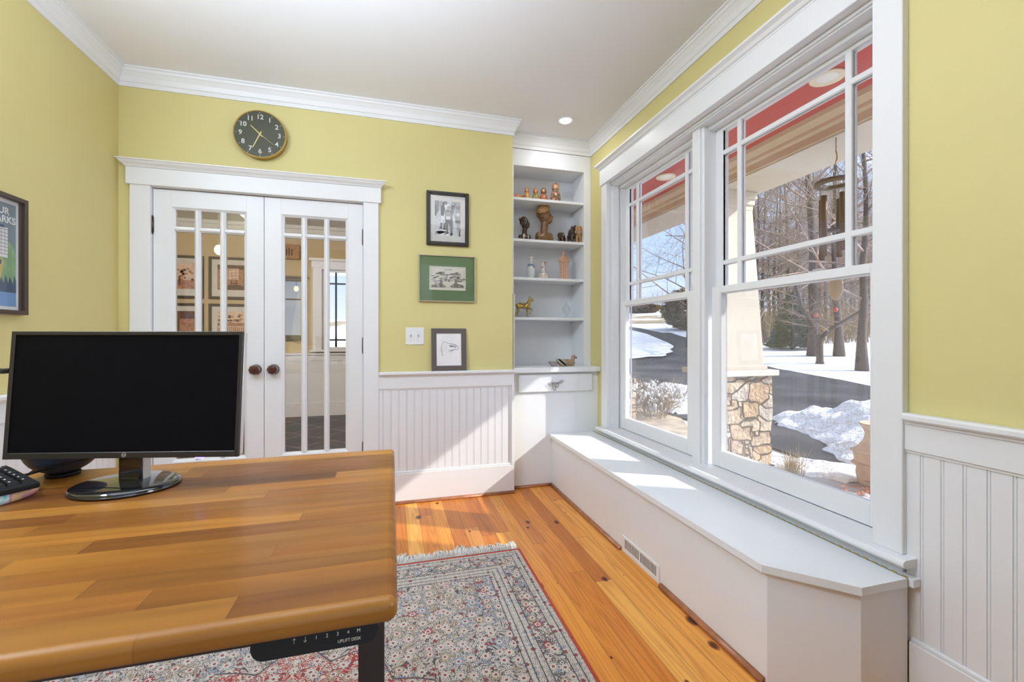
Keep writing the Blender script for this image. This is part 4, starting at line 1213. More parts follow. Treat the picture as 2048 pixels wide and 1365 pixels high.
KM = Matrix.Translation((-0.690, 1.108, DT+0.0195)) @ Matrix.Rotation(radians(50), 4, 'Z') @ Matrix.Rotation(radians(5.5), 4, 'X')
r = thing('keyboard', 'black computer keyboard at the left edge, resting on the tie-dye pad', 'keyboard', (0, 0, 0))
MB().box(-0.43, 0, 0, 0.150, 0, 0.012, 0.003, 2).xform(KM).build('body', M['black'], r)
keyp = MB().prism([(-0.0080, -0.0080), (0.0080, -0.0080), (0.0080, 0.0080), (-0.0080, 0.0080)], 'z', 0, 0.001)
key = MB()
key.bm.free(); key = keyp
kb0 = None
for row in range(6):
    for col in range(9):
        mk = KM @ Matrix.Translation((-0.016-0.0190*col-(0.012 if col > 3 else 0), 0.018+0.0205*row+(0.006 if row == 5 else 0), 0.0122))
        if kb0 is None:
            q = MB(); A = [q.bm.verts.new(p) for p in ((-0.0085, -0.0085, 0), (0.0085, -0.0085, 0), (0.0085, 0.0085, 0), (-0.0085, 0.0085, 0))]; B = [q.bm.verts.new(p) for p in ((-0.0068, -0.0062, 0.0062), (0.0068, -0.0062, 0.0062), (0.0068, 0.0078, 0.0066), (-0.0068, 0.0078, 0.0066))]
            q._f(A[::-1]); q._f(B)
            for i in range(4): q._f([A[i], A[(i+1) % 4], B[(i+1) % 4], B[i]])
            q.mi = 1
            q.poly([(-0.0050, 0.0005, 0.0068), (-0.0020, 0.0005, 0.0068), (-0.0020, 0.0040, 0.0069), (-0.0050, 0.0040, 0.0069)])
            kb0 = q.build('key', [M['black'], M['g4']], r)
            o = kb0
        else:
            o = kb0.copy(); COL.objects.link(o); o.parent = r
        o.matrix_local = mk
# loose black cable at the far left, and a small clip on the far desk edge
m = MB().tube([(-1.02, 1.24, 1.115), (-0.965, 1.30, 1.085), (-0.90, 1.29, 1.068), (-0.84, 1.24, 1.066), (-0.80, 1.205, 1.07)], 0.006, 10)
tag(m.build('black_cable', M['black']), 'thick black cable arcing in from the left behind the monitor', 'cable')

# unseen dark bookcase shape, added to shade the window seat's angled end
r = thing('bookcase_blocker', 'tall dark bookcase shape added behind the camera to shade the window seat', 'bookcase', (1.15, -0.75, 0))
MB().box(0.62, 1.54, -1.02, -0.98, 0.0, 2.0).build('back_panel', M['framebrn'], r)
for x in (0.62, 1.515): MB().box(x, x+0.025, -0.979, -0.62, 0.0, 2.0).build('side_panel', M['framebrn'], r)
for z in (0.06, 0.44, 0.82, 1.20, 1.58, 1.96): MB().box(0.646, 1.514, -0.979, -0.63, z, z+0.025).build('shelf', M['framebrn'], r)

# unseen dark chair shape, added to keep bounce light off the seat's end
r = thing('chair_blocker', 'dark brown chair shape added beside the camera to shade the window seat', 'chair_blocker', (1.06, -0.16, 0))
AM = plain('dark_brown_leather', (0.045, 0.028, 0.022), 0.5, var=0.2, vscale=12)
MB().box(0.62, 1.50, -0.50, 0.18, 0.10, 0.34, 0.03, 3).build('base', AM, r)
MB().box(0.78, 1.34, -0.34, 0.20, 0.345, 0.47, 0.04, 3).build('seat_cushion', AM, r)
MB().box(0.62, 1.50, -0.55, -0.36, 0.345, 0.98, 0.05, 3).build('backrest', AM, r)
for x in (0.62, 1.35): MB().box(x, x+0.15, -0.355, 0.20, 0.345, 0.66, 0.04, 3).build('armrest', AM, r)
for x in (0.68, 1.44):
    for y in (-0.44, 0.12): MB().lathe([(0.02, 0), (0.028, 0.0985)], (x, y, 0.001), 12).build('leg', M['framebrn'], r)

# ================================================================== ornaments on the shelves
S1, S2, S3, S4, S5 = 2.249, 1.922, 1.617, 1.300, 0.9105
WD = plain('carved_brown_wood', (0.17, 0.085, 0.035), 0.35, var=0.35, vscale=60)
WDK = plain('dark_carved_wood', (0.055, 0.028, 0.016), 0.3, var=0.4, vscale=50)
WTAN = plain('tan_carved_wood', (0.40, 0.21, 0.075), 0.4, var=0.3, vscale=60)
SKIN = plain('painted_doll_face', (0.72, 0.48, 0.33), 0.4)
def dollmat(name, base, spots):
    g = G(name)
    v = g.voro(scale=75); c = g.voro(scale=75, out='Color')
    s = g.ramp(g.sep(c)[0], [(i/len(spots), k) for i, k in enumerate(spots)], 'CONSTANT')
    g.set(col=g.mix(g.math('LESS_THAN', v, 0.55), base, s), rough=0.3, coat=0.5)
    return g.m
def doll(label, x, y, h, w, body, scarf, z=S1):
    r = thing('nesting_doll', label, 'doll', (x, y, z), group='nesting dolls on the top shelf')
    m = MB().lathe([(0.0, 0), (w*0.40, 0.0), (w*0.47, h*0.06), (w*0.50, h*0.26), (w*0.44, h*0.46), (w*0.34, h*0.58), (w*0.30, h*0.62)], (x, y, z), 20); m.build('body', body, r)
    m = MB().lathe([(w*0.30, h*0.615), (w*0.345, h*0.70), (w*0.345, h*0.82), (w*0.27, h*0.93), (w*0.12, h*0.99), (0.0, h)], (x, y, z), 20); hd = m.build('headscarf', scarf, r)
    m = MB(); m.ball((x-w*0.06, y-w*0.17, z+h*0.78), (w*0.21, w*0.19, h*0.13), 14, 10); m.build('face', SKIN, hd)
    m = MB(); m.ball((x-w*0.05, y-w*0.30, z+h*0.34), (w*0.26, w*0.20, h*0.22), 12, 8); return r
orange = dollmat('doll_orange', (0.62, 0.22, 0.07), [(0.70, 0.45, 0.12), (0.62, 0.22, 0.07), (0.55, 0.12, 0.06)])
green = dollmat('doll_green', (0.62, 0.24, 0.08), [(0.12, 0.28, 0.06), (0.72, 0.48, 0.10), (0.12, 0.28, 0.06)])
redd = dollmat('doll_red', (0.55, 0.12, 0.05), [(0.10, 0.11, 0.06), (0.66, 0.26, 0.10), (0.6, 0.12, 0.08)])
bigm = dollmat('doll_floral', (0.16, 0.09, 0.045), [(0.62, 0.20, 0.12), (0.68, 0.42, 0.20), (0.60, 0.28, 0.22), (0.25, 0.16, 0.07)])
brn = plain('doll_brown_scarf', (0.28, 0.12, 0.06), 0.35)
doll('small orange nesting doll, leftmost of the standing dolls', 1.062, 3.395, 0.118, 0.050, orange, orange)
doll('nesting doll with a green apron, second from the left', 1.138, 3.395, 0.117, 0.058, green, orange)
doll('nesting doll with a dark beard shape and red body, third from the left', 1.207, 3.395, 0.126, 0.068, redd, brn)
doll('largest nesting doll, floral, at the right end of the dolls', 1.312, 3.395, 0.181, 0.088, bigm, bigm)
m = MB().lathe([(0.0, -0.052), (0.018, -0.050), (0.024, -0.030), (0.026, 0.0), (0.025, 0.022), (0.025, 0.024), (0.0, 0.024)], (0.960, 3.38, S1+0.0262), 18, 'x')
tag(m.build('doll_half', orange), 'yellow-orange wooden doll half lying on its side on the top shelf', 'doll')
m = MB(); m.box(1.000, 1.046, 3.42, 3.455, S1, S1+0.062, 0.003)
tag(m.build('wooden_block', plain('orange_wood', (0.50, 0.22, 0.09), 0.5)), 'small plain orange-brown wooden block behind the dolls', 'block')

# busts: face looks along local +x
def bust(name, label, x, y, z, h, rz, mt, mt2, hairball, cap, turn=radians(-55)):
    r = thing(name, label, 'bust', (x, y, z), rz)
    R = rootmat(r)
    s = h/0.31
    m = MB()
    m.ball((0, 0, 0.035*s), (0.044*s, 0.070*s, 0.052*s), 20, 12)
    m.ball((0, 0.048*s, 0.052*s), (0.032*s, 0.028*s, 0.036*s), 14, 10); m.ball((0, -0.048*s, 0.052*s), (0.032*s, 0.028*s, 0.036*s), 14, 10)
    m.box(-0.036*s, 0.038*s, -0.066*s, 0.066*s, 0.0, 0.045*s)
    m.xform(Matrix.Rotation(turn, 4, 'Z'))
    m.tube([(-0.004*s, 0, 0.05*s), (-0.002*s, 0, 0.10*s), (0.004*s, 0, 0.165*s)], [0.040*s, 0.029*s, 0.030*s], 14)
    m.ball((0.006*s, 0, 0.215*s), (0.050*s, 0.042*s, 0.066*s), 20, 14)
    m.ball((-0.014*s, 0, 0.245*s), (0.052*s, 0.045*s, 0.058*s), 20, 14)
    m.ball((0.034*s, 0, 0.170*s), (0.022*s, 0.024*s, 0.020*s), 14, 10)
    m.tube([(0.048*s, 0, 0.226*s), (0.066*s, 0, 0.200*s), (0.056*s, 0, 0.190*s)], [0.008*s, 0.013*s, 0.008*s], 8)
    m.ball((0.058*s, 0, 0.181*s), (0.012*s, 0.018*s, 0.006*s), 10, 8); m.ball((0.056*s, 0, 0.169*s), (0.011*s, 0.017*s, 0.006*s), 10, 8)
    for q in (-1, 1):
        m.ball((-0.006*s, q*0.043*s, 0.212*s), (0.014*s, 0.008*s, 0.022*s), 10, 8)
        m.ball((0.046*s, q*0.018*s, 0.222*s), (0.008*s, 0.012*s, 0.006*s), 10, 8)
    if hairball: m.ball((-0.060*s, 0, 0.275*s), (0.022*s, 0.020*s, 0.018*s), 10, 8)
    m.remesh(0.0032*s+0.0006, 2)
    m.xform(R); m.build('head_and_shoulders', mt, r)
    if cap:
        m = MB(); m.ball((-0.012*s, 0, 0.256*s), (0.056*s, 0.049*s, 0.052*s), 20, 12)
        m.ball((0.026*s, 0, 0.286*s), (0.020*s, 0.022*s, 0.018*s), 12, 8)
        m.remesh(0.003, 2); m.xform(R); m.build('headdress', mt2, r)
    if not cap:
        m = MB(); m.ball((0.032*s, -0.010*s, 0.055*s), (0.016*s, 0.014*s, 0.036*s), 12, 8); m.ball((0.026*s, 0.046*s, 0.050*s), (0.016*s, 0.006*s, 0.036*s), 10, 8); m.xform(Matrix.Rotation(turn, 4, 'Z'))
        m.xform(R); m.build('bare_wood_patch', M['cream'], r)
    return r
bust('carved_bust', 'tall carved brown wooden head of a person with a headdress, in profile', 1.214, 3.400, S2, 0.318, radians(-30), WD, WTAN, False, True)
bust('carved_bust', 'small dark wooden bust with pale patches, left of the tall carved head', 1.043, 3.395, S2, 0.212, radians(-50), WDK, WDK, True, False)

def elephant(label, x, y, z, h, w, rz, mt, tusk):
    r = thing('carved_elephant', label, 'elephant figurine', (x, y, z), rz, 'carved elephants on the second shelf')
    R = rootmat(r); s = h
    m = MB()   # faces local -y
    m.ball((0, 0.10*s, 0.56*s), (w*0.46, 0.34*s, 0.30*s), 16, 12)
    m.ball((0, -0.17*s, 0.72*s), (w*0.32, 0.17*s, 0.20*s), 14, 10)
    for q in (-1, 1):
        m.tube([(q*w*0.27, -0.06*s, 0.5*s), (q*w*0.28, -0.07*s, 0.0)], [w*0.20, w*0.17], 10)
        m.tube([(q*w*0.27, 0.30*s, 0.5*s), (q*w*0.28, 0.31*s, 0.0)], [w*0.20, w*0.17], 10)
        m.ball((q*w*0.36, -0.08*s, 0.72*s), (w*0.20, 0.04*s, 0.19*s), 10, 8)
    m.tube([(0, -0.28*s, 0.72*s), (0, -0.34*s, 0.5*s), (0, -0.32*s, 0.28*s), (0, -0.36*s, 0.16*s)], [w*0.17, w*0.14, w*0.10, w*0.07], 10)
    m.tube([(0, 0.42*s, 0.62*s), (0, 0.46*s, 0.4*s)], [w*0.04, w*0.03], 6)
    m.remesh(max(0.0022, h*0.016), 1); m.xform(R); m.build('body', mt, r)
    if tusk:
        for q in (-1, 1):
            t = MB().tube([(q*w*0.16, -0.28*s, 0.60*s), (q*w*0.22, -0.36*s, 0.50*s), (q*w*0.20, -0.42*s, 0.47*s)], [w*0.045, w*0.04, w*0.015], 8).xform(R); t.build('tusk', M['cream'], r)
elephant('small dark carved elephant between the tall head and the elephant pair', 1.366, 3.40, S2, 0.104, 0.058, radians(-50), WDK, False)
elephant('dark brown carved elephant, left of the pair at the right end', 1.474, 3.40, S2, 0.172, 0.060, radians(8), WDK, True)
elephant('tan carved elephant, right of the pair at the right end', 1.512-0.012, 3.352, S2, 0.160, 0.050, radians(-12), WTAN, True)

def porcelain():
    g = G('painted_porcelain')
    f = g.noise(scale=34, detail=3)
    o = g.sep(g.obj())
    g.set(col=g.mix(g.math('MULTIPLY', g.math('GREATER_THAN', f, 0.60), g.math('GREATER_THAN', o[0], 0.004)), (0.74, 0.75, 0.77), (0.20, 0.17, 0.16)), rough=0.15, coat=0.6)
    return g.m
r = thing('porcelain_vase', 'slim white porcelain vase with a blue collar on the third shelf', 'vase', (1.101, 3.40, S3))
m = MB().lathe([(0.0, 0), (0.026, 0), (0.030, 0.004), (0.032, 0.10), (0.030, 0.112), (0.014, 0.128), (0.013, 0.152), (0.021, 0.172), (0.025, 0.182), (0.020, 0.186), (0.011, 0.176)], (1.101, 3.40, S3), 28); m.build('body', porcelain(), r)
m = MB().lathe([(0.0300, 0.104), (0.0322, 0.106), (0.0260, 0.121), (0.0215, 0.124)], (1.101, 3.40, S3), 28); m.build('blue_collar', plain('cobalt_glaze', (0.20, 0.27, 0.48), 0.2, var=0.4, vscale=90), r)
m = MB().lathe([(0.0, 0), (0.030, 0), (0.046, 0.012), (0.050, 0.026), (0.040, 0.044), (0.020, 0.060), (0.017, 0.10), (0.020, 0.130), (0.026, 0.146), (0.022, 0.147), (0.014, 0.128)], (1.207, 3.40, S3), 28)
tag(m.build('bulb_vase', dollmat('speckled_glaze', (0.70, 0.66, 0.62), [(0.60, 0.42, 0.26), (0.70, 0.66, 0.62), (0.38, 0.20, 0.16), (0.72, 0.68, 0.64)])), 'small round-bellied speckled vase beside the slim porcelain vase', 'vase')
TC = plain('pink_terracotta', (0.58, 0.34, 0.24), 0.7, var=0.2, vscale=70)
r = thing('robed_statuette', 'slender pinkish clay statuette of a robed woman on the third shelf', 'statuette', (1.389, 3.40, S3))
m = MB()
X, Y = 1.389, 3.40
m.lathe([(0.0, 0), (0.036, 0), (0.037, 0.02), (0.034, 0.06), (0.038, 0.12), (0.041, 0.15), (0.038, 0.175), (0.030, 0.200), (0.014, 0.214), (0.010, 0.220)], (X, Y, S3), 20, sy=0.7)
m.ball((X, Y, S3+0.236), (0.014, 0.015, 0.019), 14, 10); m.ball((X, Y+0.008, S3+0.246), (0.012, 0.012, 0.010), 10, 8)
for q in (-1, 1):
    m.tube([(X+q*0.030, Y, S3+0.200), (X+q*0.040, Y-0.008, S3+0.160), (X+q*0.022, Y-0.028, S3+0.150), (X+q*0.004, Y-0.030, S3+0.160)], [0.011, 0.012, 0.010, 0.007], 8)
    m.tube([(X+q*0.020, Y-0.024, S3+0.140), (X+q*0.022, Y-0.026, S3+0.0)], [0.008, 0.009], 6)
m.tube([(X, Y-0.026, S3+0.135), (X, Y-0.029, S3)], [0.007, 0.008], 6)
m.remesh(0.0032, 1); m.build('figure', TC, r)

# brass horse, walking to the right
r = thing('brass_horse', 'brass horse figurine with a saddle and one raised foreleg', 'horse figurine', (1.035, 3.41, S4))
X, Y, Z = 1.035, 3.41, S4
m = MB()
m.ball((X-0.034, Y, Z+0.098), (0.026, 0.019, 0.024), 14, 10); m.ball((X+0.0, Y, Z+0.096), (0.040, 0.018, 0.020), 14, 10); m.ball((X+0.034, Y, Z+0.100), (0.022, 0.018, 0.025), 14, 10)
m.tube([(X+0.040, Y, Z+0.108), (X+0.052, Y, Z+0.135), (X+0.060, Y, Z+0.158)], [0.021, 0.015, 0.011], 10)
m.tube([(X+0.054, Y, Z+0.162), (X+0.074, Y, Z+0.150), (X+0.090, Y, Z+0.140)], [0.012, 0.010, 0.006], 10)
for q in (-1, 1): m.tube([(X+0.056, Y+q*0.005, Z+0.168), (X+0.057, Y+q*0.006, Z+0.182)], [0.004, 0.001], 6)
def lg(pts, w): m.tube([(X+a, Y+b, Z+c) for a, b, c in pts], w, 8)
lg([(-0.042, 0.010, 0.090), (-0.034, 0.010, 0.058), (-0.048, 0.010, 0.034), (-0.040, 0.010, 0.006), (-0.030, 0.010, 0.001)], [0.016, 0.009, 0.0055, 0.0045, 0.006])
lg([(-0.040, -0.010, 0.090), (-0.046, -0.010, 0.058), (-0.066, -0.010, 0.036), (-0.070, -0.010, 0.006), (-0.062, -0.010, 0.001)], [0.016, 0.009, 0.0055, 0.0045, 0.006])
lg([(0.038, 0.008, 0.086), (0.038, 0.008, 0.050), (0.038, 0.008, 0.020), (0.042, 0.008, 0.001)], [0.012, 0.007, 0.0048, 0.006])
lg([(0.042, -0.008, 0.086), (0.068, -0.008, 0.072), (0.072, -0.008, 0.062), (0.056, -0.008, 0.036), (0.048, -0.008, 0.032)], [0.012, 0.007, 0.006, 0.0045, 0.006])
m.tube([(X-0.056, Y, Z+0.110), (X-0.074, Y, Z+0.100), (X-0.076, Y, Z+0.070), (X-0.070, Y, Z+0.044)], [0.005, 0.008, 0.008, 0.003], 8)
m.remesh(0.0026, 1); m.build('body', M['brass'], r)
m = MB(); m.ball((X-0.004, Y, Z+0.112), (0.022, 0.020, 0.010), 14, 8); m.tube([(X-0.022, Y, Z+0.116), (X-0.026, Y, Z+0.128)], [0.008, 0.005], 8); m.tube([(X+0.012, Y, Z+0.118), (X+0.014, Y, Z+0.126)], [0.005, 0.003], 8)
for q in (-1, 1): m.tube([(X+0.004, Y+q*0.020, Z+0.104), (X+0.008, Y+q*0.022, Z+0.070)], [0.003, 0.004], 6)
m.build('saddle', M['brass'], r)
m = MB().lathe([(0.0, 0), (0.034, 0), (0.036, 0.004), (0.012, 0.014), (0.010, 0.034), (0.026, 0.046), (0.034, 0.070), (0.034, 0.090), (0.024, 0.106), (0.012, 0.118), (0.008, 0.136), (0.0, 0.150)], (1.412, 3.40, S4), 20)
tag(m.build('crystal_ornament', M['crystal']), 'clear glass ornament at the right end of the fourth shelf', 'ornament')

# duck decoy on the counter
r = thing('duck_decoy', 'painted wooden duck decoy on the corner countertop, below the shelves', 'duck decoy', (1.34, 3.245, S5))
X, Y, Z = 1.345, 3.245, S5
m = MB(); m.ball((X, Y, Z+0.026), (0.072, 0.036, 0.030), 20, 12); m.ball((X+0.030, Y, Z+0.024), (0.046, 0.034, 0.026), 16, 10); m.tube([(X-0.05, Y, Z+0.036), (X-0.085, Y, Z+0.052)], [0.022, 0.007], 10); m.box(X-0.05, X+0.06, Y-0.024, Y+0.024, Z, Z+0.02)
m.remesh(0.003, 2); m.build('body', plain('decoy_brown', (0.36, 0.26, 0.16), 0.6, var=0.45, vscale=110), r)
m = MB(); m.tube([(X+0.052, Y, Z+0.036), (X+0.060, Y, Z+0.064)], [0.019, 0.014], 12); m.ball((X+0.063, Y, Z+0.074), (0.020, 0.015, 0.015), 14, 10)
m.remesh(0.003, 2); hd = m.build('head', plain('decoy_head', (0.42, 0.27, 0.17), 0.6, var=0.2, vscale=80), r)
m = MB(); m.ball((X+0.084, Y-0.004, Z+0.066), (0.012, 0.007, 0.006), 10, 8); m.build('bill', plain('decoy_bill', (0.16, 0.10, 0.07), 0.5), hd)
m = MB()
m.mi = 0; m.tube([(X-0.072, Y-0.022, Z+0.058), (X-0.045, Y-0.033, Z+0.034), (X-0.016, Y-0.037, Z+0.012)], [0.004, 0.010, 0.006], 8)
m.mi = 1; m.tube([(X-0.052, Y-0.034, Z+0.050), (X-0.030, Y-0.0385, Z+0.034), (X-0.008, Y-0.040, Z+0.012)], [0.0016, 0.0026, 0.0016], 6); m.tube([(X-0.082, Y-0.020, Z+0.050), (X-0.060, Y-0.034, Z+0.028), (X-0.036, Y-0.038, Z+0.008)], [0.0016, 0.0026, 0.0016], 6)
m.build('wing_patch', [M['black'], M['paper']], r)
m = MB().prism([(1.196, 0.036), (1.226, 0.0), (1.262, 0.0), (1.270, 0.034), (1.245, 0.038)], 'y', 3.225, 3.262)
m.xform(Matrix.Translation((0, 0, S5)))
tag(m.build('stone_ornament', plain('grey_slate_stone', (0.26, 0.23, 0.24), 0.6, var=0.3, vscale=60)), 'small grey stone ornament just left of the duck decoy', 'ornament')

# ================================================================== the hall behind the glazed doors
HY, HZ = 6.84, 2.735
struct('floor_hall', MB().box(-4.4, 2.4, 3.20, HY+0.1, -0.06, 0.0), M['slate'], 'dark slate tile floor in the hall', 'floor')
struct('ceiling_hall', MB().box(-4.4, 2.4, 3.235, HY+0.1, HZ, HZ+0.1), M['ceil'], 'white hall ceiling', 'ceiling')
struct('wall_hall_left', MB().box(-3.35, -3.22, 3.235, HY, 0, HZ), M['tan'], 'tan hall side wall on the left', 'wall')
m = MB().box(-4.4, -0.985, HY, HY+0.12, 0, HZ).box(-0.985, -0.12, HY, HY+0.12, 0, 0.95).box(-0.985, -0.12, HY, HY+0.12, 2.16, HZ).box(-0.12, 0.70, HY, HY+0.12, 0, HZ)
struct('wall_hall_back', m, M['tan'], 'tan hall wall with the framed prints and the mirror', 'wall')
struct('wall_hall_right', MB().box(0.58, 0.70, 3.56, HY, 0, HZ), M['tan'], 'tan hall side wall on the right', 'wall')
m = MB(); m.box(-3.22, 0.58, HY-0.04, HY, 2.63, HZ); m.box(-3.22, 0.58, HY-0.075, HY, 2.69, HZ); m.box(-3.22, -3.16, 3.3, HY, 2.65, HZ)
struct('trim_16', m, M['white'], 'white crown moulding in the hall', 'moulding')
m = MB(); m.box(-3.22, 0.58, HY-0.015, HY, 0.0, 0.90); m.box(-3.22, 0.58, HY-0.045, HY, 0.885, 0.91); m.box(-3.22, 0.58, HY-0.022, HY, 0.80, 0.89); m.box(-3.22, 0.58, HY-0.026, HY, 0.0, 0.19)
struct('trim_17', m, M['white'], 'white wainscot in the hall', 'wainscot')
m = MB().frame('y', -1.105, -0.02, 0.93, 2.15, HY-0.03, HY, (0.12, 0.12, 0.03, 0.02)); m.box(-1.12, -0.0, HY-0.035, HY, 2.15, 2.25); m.box(-1.15, 0.02, HY-0.06, HY, 2.245, 2.285); m.box(-1.14, 0.02, HY-0.07, HY, 0.93, 0.955)
struct('trim_18', m, M['white'], 'white casing of the hall window', 'window casing')
r = thing('window_3', 'hall window with a dark muntin grid seen through the right door', 'window', (-0.55, HY+0.05, 0.95), kind='structure')
m = MB().frame('y', -0.985, -0.14, 0.95, 2.14, HY+0.03, HY+0.07, 0.045); m.build('sash', M['white'], r)
m = MB()
for x in (-0.80, -0.33): m.box(x-0.014, x+0.014, HY+0.045, HY+0.06, 0.99, 2.1)
for z in (1.93, 1.10): m.box(-0.94, -0.19, HY+0.045, HY+0.06, z-0.012, z+0.012)
m.build('grille', M['dark'], r)
MB().box(-0.945, -0.18, HY+0.05, HY+0.053, 0.99, 2.1).build('glass', M['pane'], r)

def hallpic(label, x0, x1, z0, z1, kind):
    r, a0, a1, b0, b1, py = picture('hall_print', label, 'picture', x0, x1, z0, z1, 0.036, (0.068, 0.068, 0.092, 0.070), 0.028, M['framebrn'], M['matwhite'], HY-0.001)
    m = MB(); m.mi = 2; m.box(a0-0.004, a1+0.004, py, py+0.002, b0-0.004, b1+0.004)
    S = lambda mi, pts, L: flat(m, mi, [(a0+(a1-a0)*u, b0+(b1-b0)*v) for u, v in pts], py-0.0002, 'back', L)
    if kind == 0:
        S(2, R4(0, 0, 1, 1), 1); S(1, R4(0, 0, 1, .35), 2)
        for q in range(26): S(0 if q % 3 == 0 else 1, ell(.15+.8*random.random(), .35+.45*random.random(), .05, .05, 7), 3+q % 4)
        S(0, R4(.52, .15, .57, .5), 8)
    elif kind == 1:
        S(1, R4(0, 0, 1, 1), 1); S(0, R4(0, .82, 1, 1), 2); S(0, [(0, 0), (1, 0), (.7, .2), (.3, .2)], 2); S(2, R4(.22, .42, .66, .86), 3)
        for q in range(5): S(1, R4(.22+.11*q-.008, .42, .22+.11*q+.008, .86), 4)
        for q in range(4): S(1, R4(.22, .45+.12*q-.008, .66, .45+.12*q+.008), 4)
        S(0, R4(.80, .1, 1, .85), 4); S(0, R4(.40, .10, .60, .14), 5); S(0, R4(.40, .1, .43, .38), 5); S(0, R4(.57, .1, .60, .38), 5); S(0, R4(.40, .24, .60, .28), 5)
    elif kind == 2:
        S(0, R4(0, 0, 1, 1), 1); S(2, R4(0, .08, .42, .62), 2)
        for q in range(5): S(0, R4(.42*q/5-.006, .08, .42*q/5+.006, .62), 3)
        for q in range(4): S(0, R4(0, .1+.14*q-.006, .42, .1+.14*q+.006), 3)
        S(1, R4(.55, 0, 1, .7), 2)
    else:
        S(2, R4(0, .55, 1, 1), 1); S(1, R4(0, 0, 1, .55), 1)
        for q in range(24): S(1 if q % 2 else 0, ell(random.random()*.92+.04, .55+.36*random.random(), .05, .04, 7), 2+q % 3)
        for q in range(16): S(2, R4(.03+.06*q, .08, .055+.06*q, .42), 7)
        S(2, R4(.0, .38, 1, .42), 8)
    m.build('print', [M['sepia0'], M['sepia1'], M['sepia2']], r)
    return r
hallpic('framed sepia print of a bare tree, upper left behind the left door', -3.08, -2.475, 1.665, 2.245, 0)
hallpic('framed sepia print of a window and chair, upper right behind the left door', -2.415, -1.81, 1.665, 2.245, 1)
hallpic('framed sepia print with a lattice window, lower left behind the left door', -3.08, -2.475, 1.02, 1.60, 2)
hallpic('framed sepia print of trees and a picket fence, lower right behind the left door', -2.415, -1.81, 1.02, 1.60, 3)
r = thing('wall_mirror', 'tall dark-framed mirror on the hall wall, seen through the right door', 'mirror', (-1.42, HY, 1.09))
MB().frame('y', -1.72, -1.185, 1.09, 1.99, HY-0.03, HY-0.001, (0.08, 0.075, 0.08, 0.05), 0.003).box(-1.74, -1.165, HY-0.045, HY-0.001, 1.985, 2.010, 0.003).build('frame', M['framebrn'], r)
MB().box(-1.645, -1.255, HY-0.012, HY-0.010, 1.16, 1.95).build('mirror_glass', G('hall_mirror').set(col=(0.36, 0.34, 0.33), rough=0.03, metal=1.0).m, r)
MB().box(-1.645, -1.255, HY-0.026, HY-0.012, 1.672, 1.692).build('crossbar', M['framebrn'], r)
r = thing('chime_box', 'small oak box with a grille high on the hall wall, above the mirror', 'box', (-1.41, HY, 2.26))
MB().box(-1.54, -1.275, HY-0.05, HY-0.001, 2.255, 2.46, 0.003).build('case', M['boxwood'], r)
m = MB()
for q in (-1, 0, 1): m.tube([(-1.41+q*0.035, HY-0.053, 2.30), (-1.41+q*0.035, HY-0.053, 2.41-abs(q)*0.02)], 0.006, 6)
m.build('grille', M['framebrn'], r)
r = thing('pendant_light', 'hanging pendant bulb in the hall, seen through the left door', 'light', (-1.68, 5.0, HZ))
MB().tube([(-1.68, 5.0, HZ), (-1.68, 5.0, 2.07)], 0.004, 6).build('cord', M['cord'], r)
m = MB(); m.ball((-1.68, 5.0, 2.02), (0.040, 0.040, 0.050), 16, 12); m.build('bulb', M['bulb'], r)
m = MB().lathe([(0.05, -0.0), (0.05, -0.02), (0.012, -0.03)], (-1.68, 5.0, HZ), 20); m.build('canopy', M['bronze'], r)
r = thing('console_table', 'dark wooden console table in the hall, right of the monitor', 'table', (-2.05, 6.6, 0))
MB().box(-2.65, -1.72, 6.42, 6.78, 0.66, 0.70, 0.004).build('tabletop', M['framebrn'], r)
MB().box(-2.62, -1.75, 6.45, 6.77, 0.54, 0.66).build('apron', M['framebrn'], r)
for x in (-2.60, -1.77):
    for y in (6.46, 6.74): MB().box(x-0.025, x+0.025, y-0.025, y+0.025, 0, 0.55).build('leg', M['framebrn'], r)
m = MB().lathe([(0, 0), (0.13, 0), (0.17, 0.06), (0.17, 0.24), (0.16, 0.26), (0.15, 0.24), (0.14, 0.03)], (-2.02, 6.58, 0.0), 20)
tag(m.build('woven_basket', plain('brown_wicker', (0.16, 0.085, 0.055), 0.9, var=0.4, vscale=60)), 'brown woven basket on the hall floor under the console table', 'basket')

# ================================================================== porch
struct('porch_ceiling', MB().box(1.735, 3.10, -4.0, 14.0, 2.75, 2.85), M['redceil'], 'red beadboard porch ceiling', 'porch ceiling')
m = MB().box(3.03, 3.52, -4.0, 14.0, 2.57, 3.0)
struct('porch_beam', m, M['stucco'], 'cream porch beam above the columns', 'beam')
m = MB().prism([(3.035, 2.585), (3.012, 2.585), (3.010, 2.640), (2.985, 2.655), (2.980, 2.680), (2.940, 2.715), (2.930, 2.7495), (3.035, 2.7495)], 'y', -4.0, 14.0)
struct('trim_19', m, M['porchtan'], 'tan moulding between the porch beam and the red ceiling', 'moulding')
struct('porch_roof', MB().box(1.735, 3.95, -4.0, 14.0, 3.001, 3.12), M['stucco'], 'porch roof', 'roof')
struct('wall_sun_block', MB().box(3.06, 3.50, -1.9, 0.74, -0.25, 2.57), M['stucco'], 'cream wall block added out of frame to keep sun off the near sill', 'wall')  # unseen block, added to shade the near end of the sill
